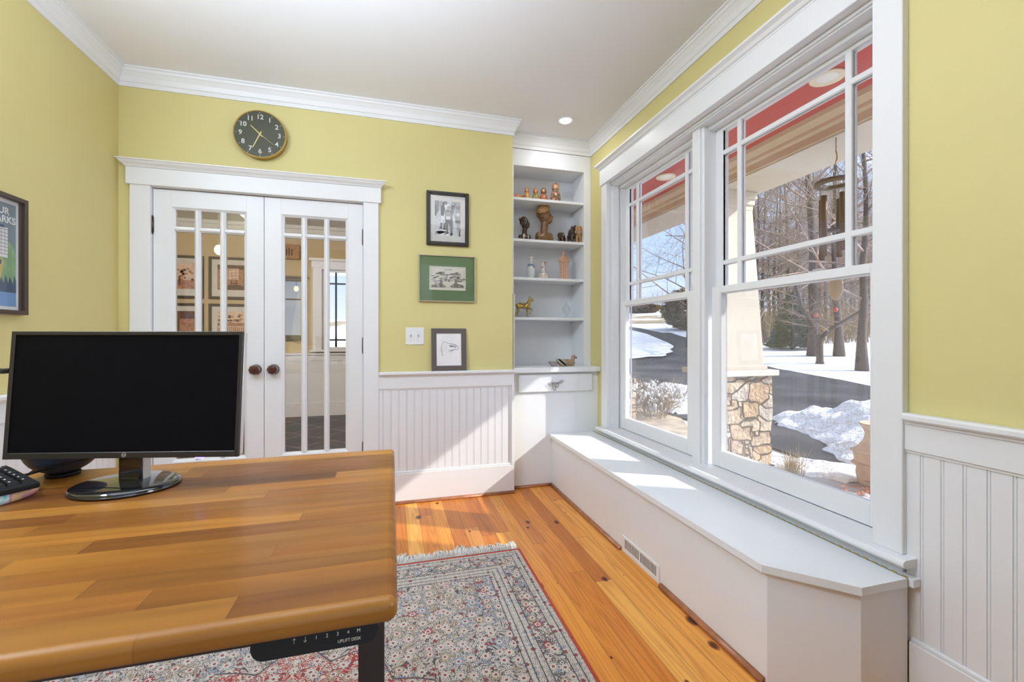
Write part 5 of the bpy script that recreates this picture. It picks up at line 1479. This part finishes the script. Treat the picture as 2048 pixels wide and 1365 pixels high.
def column(label, cx, cy):
    r = thing('porch_column', label, 'column', (cx, cy, -0.25))
    def frust(mb, z0, w0, z1, w1):
        A = [mb.bm.verts.new((cx+a*w0, cy+b*w0, z0)) for a, b in ((-1,-1),(1,-1),(1,1),(-1,1))]
        B = [mb.bm.verts.new((cx+a*w1, cy+b*w1, z1)) for a, b in ((-1,-1),(1,-1),(1,1),(-1,1))]
        mb._f(A[::-1]); mb._f(B)
        for i in range(4): mb._f([A[i], A[(i+1) % 4], B[(i+1) % 4], B[i]])
        return mb
    m = frust(MB(), 0.865, 0.222, 2.40, 0.152); m.build('shaft', M['stucco'], r)
    m = MB().box(cx-0.245, cx+0.245, cy-0.245, cy+0.245, 0.825, 0.866, 0.004); m.build('plinth', M['stucco'], r)
    m = MB().box(cx-0.185, cx+0.185, cy-0.185, cy+0.185, 2.50, 2.5695, 0.004).box(cx-0.170, cx+0.170, cy-0.170, cy+0.170, 2.44, 2.51, 0.012, 2).box(cx-0.155, cx+0.155, cy-0.155, cy+0.155, 2.395, 2.44)
    m.build('capital', M['stucco'], r)
    m = MB().box(cx-0.315, cx+0.315, cy-0.315, cy+0.315, 0.770, 0.826, 0.006); m.build('cap_stone', plain('cast_stone', (0.60, 0.55, 0.48), 0.8, var=0.1, vscale=20), r)
    m = MB().box(cx-0.268, cx+0.268, cy-0.268, cy+0.268, -0.27, 0.770)
    bmesh.ops.subdivide_edges(m.bm, edges=m.bm.edges[:], cuts=22, use_grid_fill=True)
    for v in m.bm.verts:
        n = noise.noise_vector(v.co*7.0)*0.016 + noise.noise_vector(v.co*2.3)*0.012
        v.co += Vector((n.x, n.y, 0))
    m.build('stone_pier', M['stone'], r)
column('tapered cream porch column on a fieldstone pier, outside the near window', 3.285, 3.665)
r = thing('stone_pier', 'low fieldstone pier with a snow cap, outside the far window', 'pier', (3.27, 5.98, -0.25))
m = MB().box(3.04, 3.50, 5.75, 6.21, -0.27, 0.52)
bmesh.ops.subdivide_edges(m.bm, edges=m.bm.edges[:], cuts=16, use_grid_fill=True)
for v in m.bm.verts:
    n = noise.noise_vector(v.co*7.0)*0.016
    v.co += Vector((n.x, n.y, 0))
m.build('stonework', M['stone'], r)
m = MB(); m.ball((3.27, 5.98, 0.53), (0.25, 0.25, 0.09), 20, 12); m.build('snow_cap', M['snow'], r)
for (x, y, lb) in ((2.590, 2.068, 'cream recessed porch light above the wind chime'), (2.635, 3.775, 'cream recessed porch light seen through the far window')):
    r = thing('porch_light', lb, 'light', (x, y, 2.75))
    m = MB().lathe([(0.060, -0.001), (0.095, -0.001), (0.095, -0.010), (0.080, -0.014), (0.062, -0.004)], (x, y, 2.75), 32); m.build('trim_ring', M['lighttrim'], r)
    m = MB(); m.ball((x, y, 2.747), (0.061, 0.061, 0.012), 20, 8); m.build('lens', M['lens'], r)

# wind chime ---------------------------------------------------------
cx, cy = 3.030, 2.380
r = thing('wind_chime', 'bronze tube wind chime with a wooden ring hanging from the porch beam', 'wind chime', (cx, cy, 2.57))
cx = 3.060
m = MB().tube([(cx, cy, 2.572), (cx, cy, 2.47)], 0.003, 6); m.build('hanging_cord', M['cord'], r)
m = MB(); hk = [(cx+0.016*sin(t*0.5)*0.7, cy, 2.475-0.013*t) for t in range(9)]
m.tube(hk, 0.005, 8); m.build('hook', M['brass'], r)
for a in range(3):
    t = 2*pi*a/3+0.4
    MB().tube([(cx, cy, 2.375), (cx+0.035*cos(t), cy+0.035*sin(t), 2.325), (cx+0.112*cos(t), cy+0.112*sin(t), 2.262)], 0.0024, 5).build('ring_cord', M['cord'], r)
m = MB().lathe([(0.092, -0.013), (0.131, -0.013), (0.133, 0.0), (0.131, 0.013), (0.092, 0.013), (0.089, 0.0), (0.092, -0.013)], (cx, cy, 2.246), 40); m.build('ring', M['chimering'], r)
for a in range(5):
    t = 2*pi*a/5 + 2.98
    px, py = cx+0.094*cos(t), cy+0.094*sin(t)
    L = (0.43, 0.40, 0.46, 0.42, 0.44)[a]
    m = MB().lathe([(0.0180, 0), (0.0205, 0), (0.0205, L), (0.0180, L), (0.0180, 0)], (px, py, 2.15-L), 18); tb = m.build('tube', M['chime'], r)
    MB().tube([(px, py, 2.15), (px, py, 2.24)], 0.0014, 4).build('cord', M['cord'], tb)
m = MB().lathe([(0.0, -0.009), (0.052, -0.009), (0.056, 0.0), (0.052, 0.009), (0.0, 0.009)], (cx, cy, 1.91), 24); m.build('striker', M['chimering'], r)
m = MB().tube([(cx, cy, 2.375), (cx, cy, 1.59)], 0.0018, 4); m.build('centre_cord', M['cord'], r)
m = MB(); m.ball((cx, cy, 1.50), (0.042, 0.007, 0.096), 20, 14, Matrix.Rotation(radians(-50), 3, 'Z')); m.build('wind_sail', M['woodsail'], r)

# ================================================================== the ground outside
BP = [(-60, -0.25), (6, -0.25), (9, -0.2), (14, 0), (20, 0.3), (30, 0.95), (45, 2.2), (70, 4.3), (90, 6.3), (120, 7.0), (300, 7.0)]
SX, SY = 0.66, 0.75
def tz(x, y):
    s = SX*x+SY*y
    for (a, b), (c, d) in zip(BP, BP[1:]):
        if s <= c: return b+(d-b)*(s-a)/(c-a)
    return BP[-1][1]
def drape(mb, poly, off):
    vs_ = [mb.bm.verts.new((x, y, 0)) for x, y in poly]
    f = mb.bm.faces.new(vs_)
    bmesh.ops.triangulate(mb.bm, faces=[f])
    d2 = SX*SX+SY*SY
    for s, _ in BP:
        bmesh.ops.bisect_plane(mb.bm, geom=mb.bm.verts[:]+mb.bm.edges[:]+mb.bm.faces[:], plane_co=(SX*s/d2, SY*s/d2, 0), plane_no=(SX, SY, 0), clear_inner=False, clear_outer=False)
    for v in mb.bm.verts: v.co.z = tz(v.co.x, v.co.y)+off
    return mb
m = MB()
dn = sqrt(SX*SX+SY*SY)
for (a, _), (c, _) in zip(BP, BP[1:]):
    P = []
    for s in (a, c):
        ox, oy = SX*s/dn**2, SY*s/dn**2
        P.append([(ox-SY/dn*w, oy+SX/dn*w) for w in (-260, 260)])
    if a < 0:
        # nothing under the house: start at the foundation line
        m.poly([(1.80, -40, -0.25), (1.80, 6/SY-SX*1.80/SY, -0.25), (6/SX+40*SY/SX, -40, -0.25)])
        m.poly([(1.80, 6/SY-SX*1.80/SY, -0.25), (1.80, 60, -0.25), (-0.0+1.80-60, 60, -0.25), (6/SX-SY/SX*60, 60, -0.25)][:2]+[(1.80, 6/SY-SX*1.80/SY, -0.25)][:0]+[(1.0, 6.9, -0.25)]) if False else None
        continue
    m.poly([P[0][0]+(tz(*P[0][0]),), P[0][1]+(tz(*P[0][1]),), P[1][1]+(tz(*P[1][1]),), P[1][0]+(tz(*P[1][0]),)])
struct('ground_snow', m, M['field'], 'snow-covered field rising behind the driveway', 'ground')
drive = [(23.9, 42.6), (23.07, 38.9), (22.36, 35.7), (21.24, 32.2), (20.64, 30.0), (21.1, 29.6), (19.88, 26.9), (18.77, 24.16), (15.5, 17.6), (13.0, 13.3), (12.26, 12.08), (11.81, 11.05), (11.73, 10.54), (11.47, 9.55), (11.29, 8.62), (10.93, 7.71), (10.4, 6.0), (9.6, 3.0), (9.0, 0), (8.5, -8), (4.6, -8), (4.55, 2), (4.48, 3.91), (4.51, 4.27), (4.64, 5.76), (4.6, 7), (5.2, 10), (6, 14), (9, 22), (14, 32), (19, 41), (20.5, 43.5)]
m = drape(MB(), drive, 0.03)
struct('ground_driveway', m, M['asphalt'], 'dark asphalt driveway curving up the hill', 'driveway')
isl = [(20.24, 34.13), (18.55, 28.92), (16.69, 24.59), (15.4, 21.9), (14.29, 19.8), (13.59, 18.89), (13.0, 18.3), (12.4, 17.2), (11.67, 16.71), (11.2, 16.0), (10.78, 15.69), (10.24, 15.86), (9.6, 15.55), (9.19, 15.49), (7.5, 15.3), (5.5, 14), (9, 22), (14, 32), (18.5, 38.5)]
m = drape(MB(), isl, 0.10)
struct('ground_snow_bank', m, M['snow'], 'flat snow bank inside the bend of the driveway', 'snow')
walk = [(3.52, 2.2), (4.18, 2.9), (4.22, 3.25), (4.46, 3.9), (3.70, 4.6), (3.55, 3.2)]
m = drape(MB(), walk, 0.015)
struct('ground_walk', m, M['concrete'], 'concrete walk beside the porch', 'path')

bed = [(1.80, 4.0), (3.9, 4.85), (4.62, 6.2), (4.9, 9.0), (3.0, 12.0), (1.80, 12.0)]
m = drape(MB(), bed, 0.02)
struct('ground_bed', m, M['dirt'], 'tan mulch bed beside the porch', 'ground')
def inside(p, poly):
    c = False
    x, y = p
    for (x0, y0), (x1, y1) in zip(poly, poly[1:]+poly[:1]):
        if (y0 > y) != (y1 > y) and x < (x1-x0)*(y-y0)/(y1-y0)+x0: c = not c
    return c
def edge_d(p, poly):
    b = 1e9
    for (x0, y0), (x1, y1) in zip(poly, poly[1:]+poly[:1]):
        dx, dy = x1-x0, y1-y0
        t = max(0, min(1, ((p[0]-x0)*dx+(p[1]-y0)*dy)/(dx*dx+dy*dy)))
        b = min(b, math.hypot(p[0]-x0-t*dx, p[1]-y0-t*dy))
    return b
def heap(label, poly, hmax, slope, step, rough=0.5, seed=0.0, base=0.0):
    xs = [p[0] for p in poly]; ys = [p[1] for p in poly]
    m = MB()
    g = {}
    nx, ny = int((max(xs)-min(xs))/step)+2, int((max(ys)-min(ys))/step)+2
    for i in range(nx):
        for j in range(ny):
            x, y = min(xs)+i*step-step*0.5, min(ys)+j*step-step*0.5
            d = edge_d((x, y), poly)
            ins = inside((x, y), poly)
            if not ins and d > step*1.5: continue
            dd = d if ins else -d
            dd += 0.13*noise.noise(Vector((x*3.1, y*3.1, seed)))
            h = 0.0
            if dd > 0:
                h = hmax*(1-math.exp(-dd*slope/hmax))
                n = noise.noise(Vector((x*1.7, y*1.7, seed+2))) + 0.6*noise.noise(Vector((x*4.3, y*4.3, seed+5))) + 0.35*noise.noise(Vector((x*9.7, y*9.7, seed+8)))
                h *= 1+rough*n
            g[i, j] = m.bm.verts.new((x, y, tz(x, y)+base+h-(0.05 if dd <= 0 else 0)))
    for i in range(nx):
        for j in range(ny):
            q = [(i, j), (i+1, j), (i+1, j+1), (i, j+1)]
            if all(k in g for k in q): m._f([g[k] for k in q], True)
    return tag(m.build('snow_pile', M['snow']), label, 'snow pile')
heap('large lumpy ploughed snow pile on the driveway, right of the column', [(5.90, 5.72), (5.60, 5.05), (5.50, 4.70), (5.25, 4.25), (5.20, 4.10), (4.98, 4.02), (4.80, 3.70), (4.62, 3.2), (4.40, 2.2), (4.3, 0.8), (7.4, 0.5), (8.0, 2.4), (7.9, 4.2), (7.2, 5.1), (6.5, 5.7)], 0.62, 0.75, 0.07, 0.42, 1.0, 0.02)
heap('snow heap at the near driveway edge, below the far window', [(4.5, 6.8), (4.9, 6.35), (5.6, 6.2), (6.2, 6.4), (6.5, 7.5), (6.0, 8.6), (5.2, 8.6), (4.7, 7.9)], 0.40, 0.8, 0.07, 0.35, 4.0, 0.02)
heap('low strip of snow along the near side of the driveway', [(4.10, 3.95), (4.5, 3.95), (4.74, 3.5), (4.62, 3.12), (4.12, 3.13), (3.90, 3.40), (3.95, 3.8)], 0.10, 0.45, 0.04, 0.3, 7.0, 0.015)
heap('small patch of snow with leaves by the clay urn', [(3.62, 2.30), (3.98, 2.66), (4.02, 2.86), (3.84, 2.90), (3.56, 2.62)], 0.05, 0.3, 0.03, 0.4, 9.0, 0.015)

# clay urn, leaves, grass -----------------------------------------------
ux, uy, uz = 4.345, 2.960, -0.235
r = thing('clay_urn', 'weathered clay urn standing by the walk, at the right window edge', 'urn', (ux, uy, uz))
m = MB().lathe([(0, 0), (0.15, 0), (0.17, 0.02), (0.185, 0.10), (0.178, 0.18), (0.19, 0.20), (0.205, 0.28), (0.210, 0.31), (0.165, 0.36), (0.125, 0.42), (0.115, 0.48), (0.14, 0.54), (0.165, 0.575), (0.15, 0.58), (0.10, 0.50)], (ux, uy, uz), 32); m.build('body', M['terracotta'], r)
m = MB().lathe([(0.205, 0.185), (0.222, 0.195), (0.205, 0.208)], (ux, uy, uz), 32).lathe([(0.206, 0.300), (0.228, 0.312), (0.200, 0.326)], (ux, uy, uz), 32); m.build('moulded_band', M['terracotta'], r)
m = MB()
for q in range(150):
    x, y = 3.80+0.55*random.random(), 2.55+0.42*random.random()
    a = random.random()*6.28; s = 0.014+0.022*random.random(); z = tz(x, y)+0.03+0.05*random.random()
    m.poly([(x+s*cos(a), y+s*sin(a), z), (x+s*0.5*cos(a+1.6), y+s*0.5*sin(a+1.6), z+0.012), (x-s*cos(a), y-s*sin(a), z), (x+s*0.5*cos(a-1.6), y+s*0.5*sin(a-1.6), z+0.006)])
tag(m.build('dead_leaves', M['leaf']), 'scatter of orange dead leaves at the foot of the clay urn', 'leaves', kind='stuff')
def tuft(label, x, y, h, n, sp, mt, w=0.003):
    m = MB()
    for q in range(n):
        a = random.random()*6.28; rr = sp*random.random(); L = h*(0.5+0.6*random.random())
        bx, by = x+0.3*rr*cos(a), y+0.3*rr*sin(a); z = tz(x, y)
        m.tube([(bx, by, z), (bx+rr*0.4*cos(a), by+rr*0.4*sin(a), z+L*0.6), (bx+rr*cos(a), by+rr*sin(a), z+L)], [w, w*0.8, w*0.3], 3)
    return tag(m.build('dry_grass', mt), label, 'plant')
tuft('tuft of straw-coloured dry grass at the foot of the column pier', 3.74, 3.36, 0.27, 90, 0.13, M['grass'])
tuft('few tall dry stems right of the column pier', 3.90, 3.40, 0.30, 12, 0.14, M['grass'])

def twiggy(mb, p, d, L, rad, depth, sides, spread, nch, gravity=0.0, seglen=3):
    d = d.normalized()
    pts = [p.copy()]
    q = p.copy(); dd = d.copy()
    dirs = []
    for k in range(seglen):
        dd = (dd + Vector((random.uniform(-1, 1), random.uniform(-1, 1), random.uniform(-0.6, 0.9)+gravity))*0.16).normalized()
        q = q + dd*(L/seglen)
        pts.append(q.copy()); dirs.append(dd.copy())
    rr = [rad*(1-0.55*k/seglen) for k in range(seglen+1)]
    mb.tube(pts, rr, sides)
    if depth <= 0: return
    for c in range(nch[0]):
        t = (0.25 + 0.75*(c+random.random())/nch[0])*seglen
        i = min(seglen-1, int(t))
        o = pts[i].lerp(pts[i+1], t-i)
        ax = dirs[i].orthogonal().normalized()
        ax.rotate(Matrix.Rotation(random.random()*6.283, 3, dirs[i]))
        nd = (dirs[i]*(1-spread) + ax*spread + Vector((0, 0, 0.12))).normalized()
        twiggy(mb, o, nd, L*random.uniform(0.42, 0.66), max(rr[i]*0.5, 0.004), depth-1, 3, spread, nch[1:], gravity, 3)
def tree_proto(label, h, rad, seed, nch=(8, 6, 5, 4), clear=0.28, spread=0.62, group=None, lean=(0, 0)):
    random.seed(seed)
    r = thing('bare_tree', label, 'tree', (0, 0, 0), group=group)
    t = MB()
    pts, rr = [], []
    x = y = 0.0
    for k in range(9):
        f = k/8
        pts.append(Vector((x, y, h*0.9*f-0.15))); rr.append(rad*(1-0.80*f)*(1.5 if k == 0 else 1))
        x += lean[0]*h/8+random.uniform(-.03, .03)*h*0.3; y += lean[1]*h/8+random.uniform(-.03, .03)*h*0.3
    t.tube(pts, rr, 9); t.build('trunk', M['bark'], r)
    b = MB()
    n = nch[0]*2
    for c in range(n):
        f = clear+(1-clear)*(c+random.random())/n
        k = min(7, int(f*8)); o = pts[k].lerp(pts[k+1], f*8-k)
        a = c*2.4+random.random()
        L = h*(0.42*(1-f)+0.14)*random.uniform(0.8, 1.2)
        twiggy(b, o, Vector((cos(a), sin(a), random.uniform(0.15, 0.9))), L, rr[k]*0.45, 3 if len(nch) > 3 else 2, 5, spread, nch[1:], 0.05, 4)
    b.build('branches', M['twig'], r)
    return r
def put(o, x, y, rz=0, s=1.0):
    o.location = (x, y, tz(x, y)); o.rotation_euler = (0, 0, rz); o.scale = (s, s, s)
    return o
WG = 'bare trees of the woods beyond the driveway'
WL = 'bare grey-brown tree in the woods beyond the driveway'
protos = [tree_proto(WL, 11, 0.13, 11, (7, 5, 4, 3), 0.22, group=WG), tree_proto(WL, 9, 0.10, 12, (8, 5, 4, 3), 0.15, group=WG), tree_proto(WL, 12.5, 0.15, 13, (7, 5, 4, 3), 0.25, 0.55, group=WG), tree_proto(WL, 7, 0.08, 14, (8, 5, 4, 3), 0.10, 0.66, group=WG)]
random.seed(21)
used = [False]*len(protos)
def dirpt(px, f):
    a = (px-1024.0)/869.12
    return (f*(a*0.964+0.2659), f*(-a*0.2659+0.964))
spots = []
for k in range(46):
    px = 1800 - 320*((k*0.618) % 1.0)**1.35
    f = 23 + 24*((k*0.377+0.13*random.random()) % 1.0)
    spots.append(dirpt(px, f))
for k, (x, y) in enumerate(spots):
    i = k % 4
    o = protos[i]
    if used[i]: o = dup(o)
    used[i] = True
    put(o, x, y, random.random()*6.28, random.uniform(0.85, 1.2))
def single(label, h, rad, seed, x, y, nch, clear, spread, lean=(0, 0)):
    return put(tree_proto(label, h, rad, seed, nch, clear, spread, None, lean), x, y)
single('tall thick-trunked tree standing just behind the small forked tree', 13, 0.20, 31, 16.56, 13.77, (7, 5, 4, 4), 0.30, 0.6)
single('thick-trunked tree right of the forked tree, on the snow beyond the driveway', 11, 0.15, 32, 17.2, 13.25, (7, 5, 4, 4), 0.22, 0.62)
single('straight-trunked tree at the right edge of the near window', 10, 0.13, 33, 13.71, 9.86, (8, 5, 4, 4), 0.20, 0.6)
single('slender bare tree left of the forked tree, behind the porch column', 8.5, 0.09, 34, 15.4, 15.6, (8, 5, 4, 4), 0.14, 0.62)
single('bare tree behind the centre post, its twigs across the far window', 9.5, 0.11, 35, 15.0, 19.5, (8, 5, 4, 4), 0.2, 0.66)
# small forked tree with red fruit
random.seed(41)
r = thing('forked_tree', 'small forked tree with two red fruits, on the snow beyond the driveway', 'tree', (14.35, 11.73, tz(14.35, 11.73)))
bx, by, bz = 14.35, 11.73, tz(14.35, 11.73)
side = Vector((0.63, -0.77, 0))
m = MB(); fk = Vector((bx, by, bz+0.85))
m.tube([(bx, by, bz-0.1), (bx, by, bz+0.10), (bx, by, bz+0.5), fk+Vector((0, 0, 0.05))], [0.17, 0.115, 0.10, 0.11], 10)
L1 = [fk, fk-side*0.25+Vector((0, 0, 0.55)), fk-side*0.55+Vector((0, 0, 1.2)), fk-side*0.75+Vector((0, 0, 2.2))]
R1 = [fk, fk+side*0.30+Vector((0, 0, 0.35)), fk+side*0.85+Vector((0, 0, 0.75)), fk+side*1.5+Vector((0, 0, 1.25))]
m.tube(L1, [0.10, 0.085, 0.07, 0.05], 8); m.tube(R1, [0.075, 0.055, 0.045, 0.03], 8); m.build('trunk', M['bark'], r)
b = MB()
for P in (L1, R1):
    for q in range(9):
        t = 0.8+2.2*q/9; i = min(2, int(t)); o = P[i].lerp(P[i+1], t-i)
        a = random.random()*6.28
        twiggy(b, o, Vector((cos(a), sin(a), random.uniform(-0.1, 0.8))), random.uniform(1.0, 2.0), 0.030, 2, 4, 0.6, (5, 4, 3), -0.05, 4)
b.build('branches', M['twig'], r)
for (px, py) in ((1632, 631), (1671, 620)):
    f = 16.6; x, y = dirpt(px, f); z = CAM_H-(py-674.6)/869.12*f
    m = MB(); m.ball((x, y, z), 0.085, 12, 8); m.build('fruit', M['redberry'], r)
# twig bush with snow, evergreens, crest
random.seed(51)
r = thing('snowy_bush', 'frosted twiggy bush between the low stone pier and the snow heap', 'bush', (4.05, 6.35, -0.25))
b = MB()
for q in range(46):
    a = random.random()*6.28; rr = 0.34*sqrt(random.random())
    twiggy(b, Vector((4.25+rr*cos(a), 6.50+rr*sin(a), -0.25)), Vector((0.55*cos(a), 0.55*sin(a), 1)), random.uniform(0.34, 0.56), 0.005, 2, 3, 0.5, (5, 4), 0.05, 3)
b.build('twigs', M['brush'], r)
m = MB()
for q in range(260):
    a = random.random()*6.28; rr = 0.52*sqrt(random.random()); m.ball((4.25+rr*cos(a), 6.50+rr*sin(a), -0.25+0.30+0.34*random.random()*(1.2-rr)), 0.010+0.022*random.random(), 6, 5)
m.build('snow_tufts', M['snow'], r)['kind'] = 'stuff'
def evergreen(label, x, y, w, h, mt, n, cone=True, name='evergreen', leafs=0.10, cat='tree'):
    r = thing(name, label, cat, (x, y, tz(x, y)))
    z0 = tz(x, y)
    MB().tube([(x, y, z0-0.1), (x, y, z0+h*0.8)], [w*0.06, w*0.02], 7).build('trunk', M['bark'], r)
    m = MB()
    for q in range(n):
        f = random.random()**(1.4 if cone else 0.9)
        R = w*0.5*((1-f)**0.8 if cone else sqrt(max(0, 1-(2*f-0.9)**2)) if f > 0.0 else 1)
        a = random.random()*6.283; rr = R*(0.45+0.6*random.random())
        p = Vector((x+rr*cos(a), y+rr*sin(a), z0+0.05*h+f*h*0.95))
        s = w*leafs*(0.5+random.random())
        u = Vector((cos(a), sin(a), random.uniform(-0.5, 0.5))).normalized(); v = u.orthogonal(); v.rotate(Matrix.Rotation(random.random()*6.28, 3, u))
        m.poly([p-v*s*0.35, p+u*s, p+v*s*0.35])
    m.build('foliage', mt, r, recalc=False)
    return r
evergreen('broad dark evergreen on the snow beside the driveway, seen through the far window', *dirpt(1384, 37.0), 4.4, 3.6, M['evergreen'], 4200, False, leafs=0.085)
evergreen('small green pine among the bare trees, right of the porch column', *dirpt(1585, 20.5), 1.9, 2.6, M['evergreen2'], 2600, True)
evergreen('rusty brown shrub on the hill crest at the left of the far window', 43.0, 73.5, 5.2, 2.6, M['rust'], 2200, False, 'hill_shrub', cat='shrub')
evergreen('low rusty shrub on the hill crest, right of the larger one', 45.5, 71.0, 4.2, 1.7, M['rust'], 1500, False, 'hill_shrub', cat='shrub')
random.seed(61)
CG = 'small bare trees along the hill crest'
cp = tree_proto('small bare tree on the hill crest behind the snowy field', 5.0, 0.07, 62, (7, 5, 4), 0.08, 0.5, group=CG)
for k in range(15):
    x, y = dirpt(1268+9.5*k, 84+8*random.random())
    o = cp if k == 0 else dup(cp)
    put(o, x, y, random.random()*6.28, random.uniform(0.6, 1.1))
# undergrowth at the edge of the woods
random.seed(71)
m = MB()
for q in range(900):
    px = 1480+290*random.random(); f = 22.5+9*random.random()
    x, y = dirpt(px, f); z = tz(x, y); a = random.random()*6.28; L = 0.6+1.7*random.random()
    m.tube([(x, y, z-0.05), (x+0.2*cos(a), y+0.2*sin(a), z+L*0.5), (x+0.6*cos(a), y+0.6*sin(a), z+L)], [0.022, 0.016, 0.006], 3)
    for w in range(3):
        b2 = a+random.uniform(-1.5, 1.5)
        m.tube([(x+0.2*cos(a), y+0.2*sin(a), z+L*(0.3+0.2*w)), (x+0.2*cos(a)+0.5*cos(b2), y+0.2*sin(a)+0.5*sin(b2), z+L*(0.5+0.25*w))], [0.012, 0.004], 3)
tag(m.build('undergrowth', M['brush']), 'tangle of dry tan undergrowth along the edge of the woods', 'undergrowth', kind='stuff')
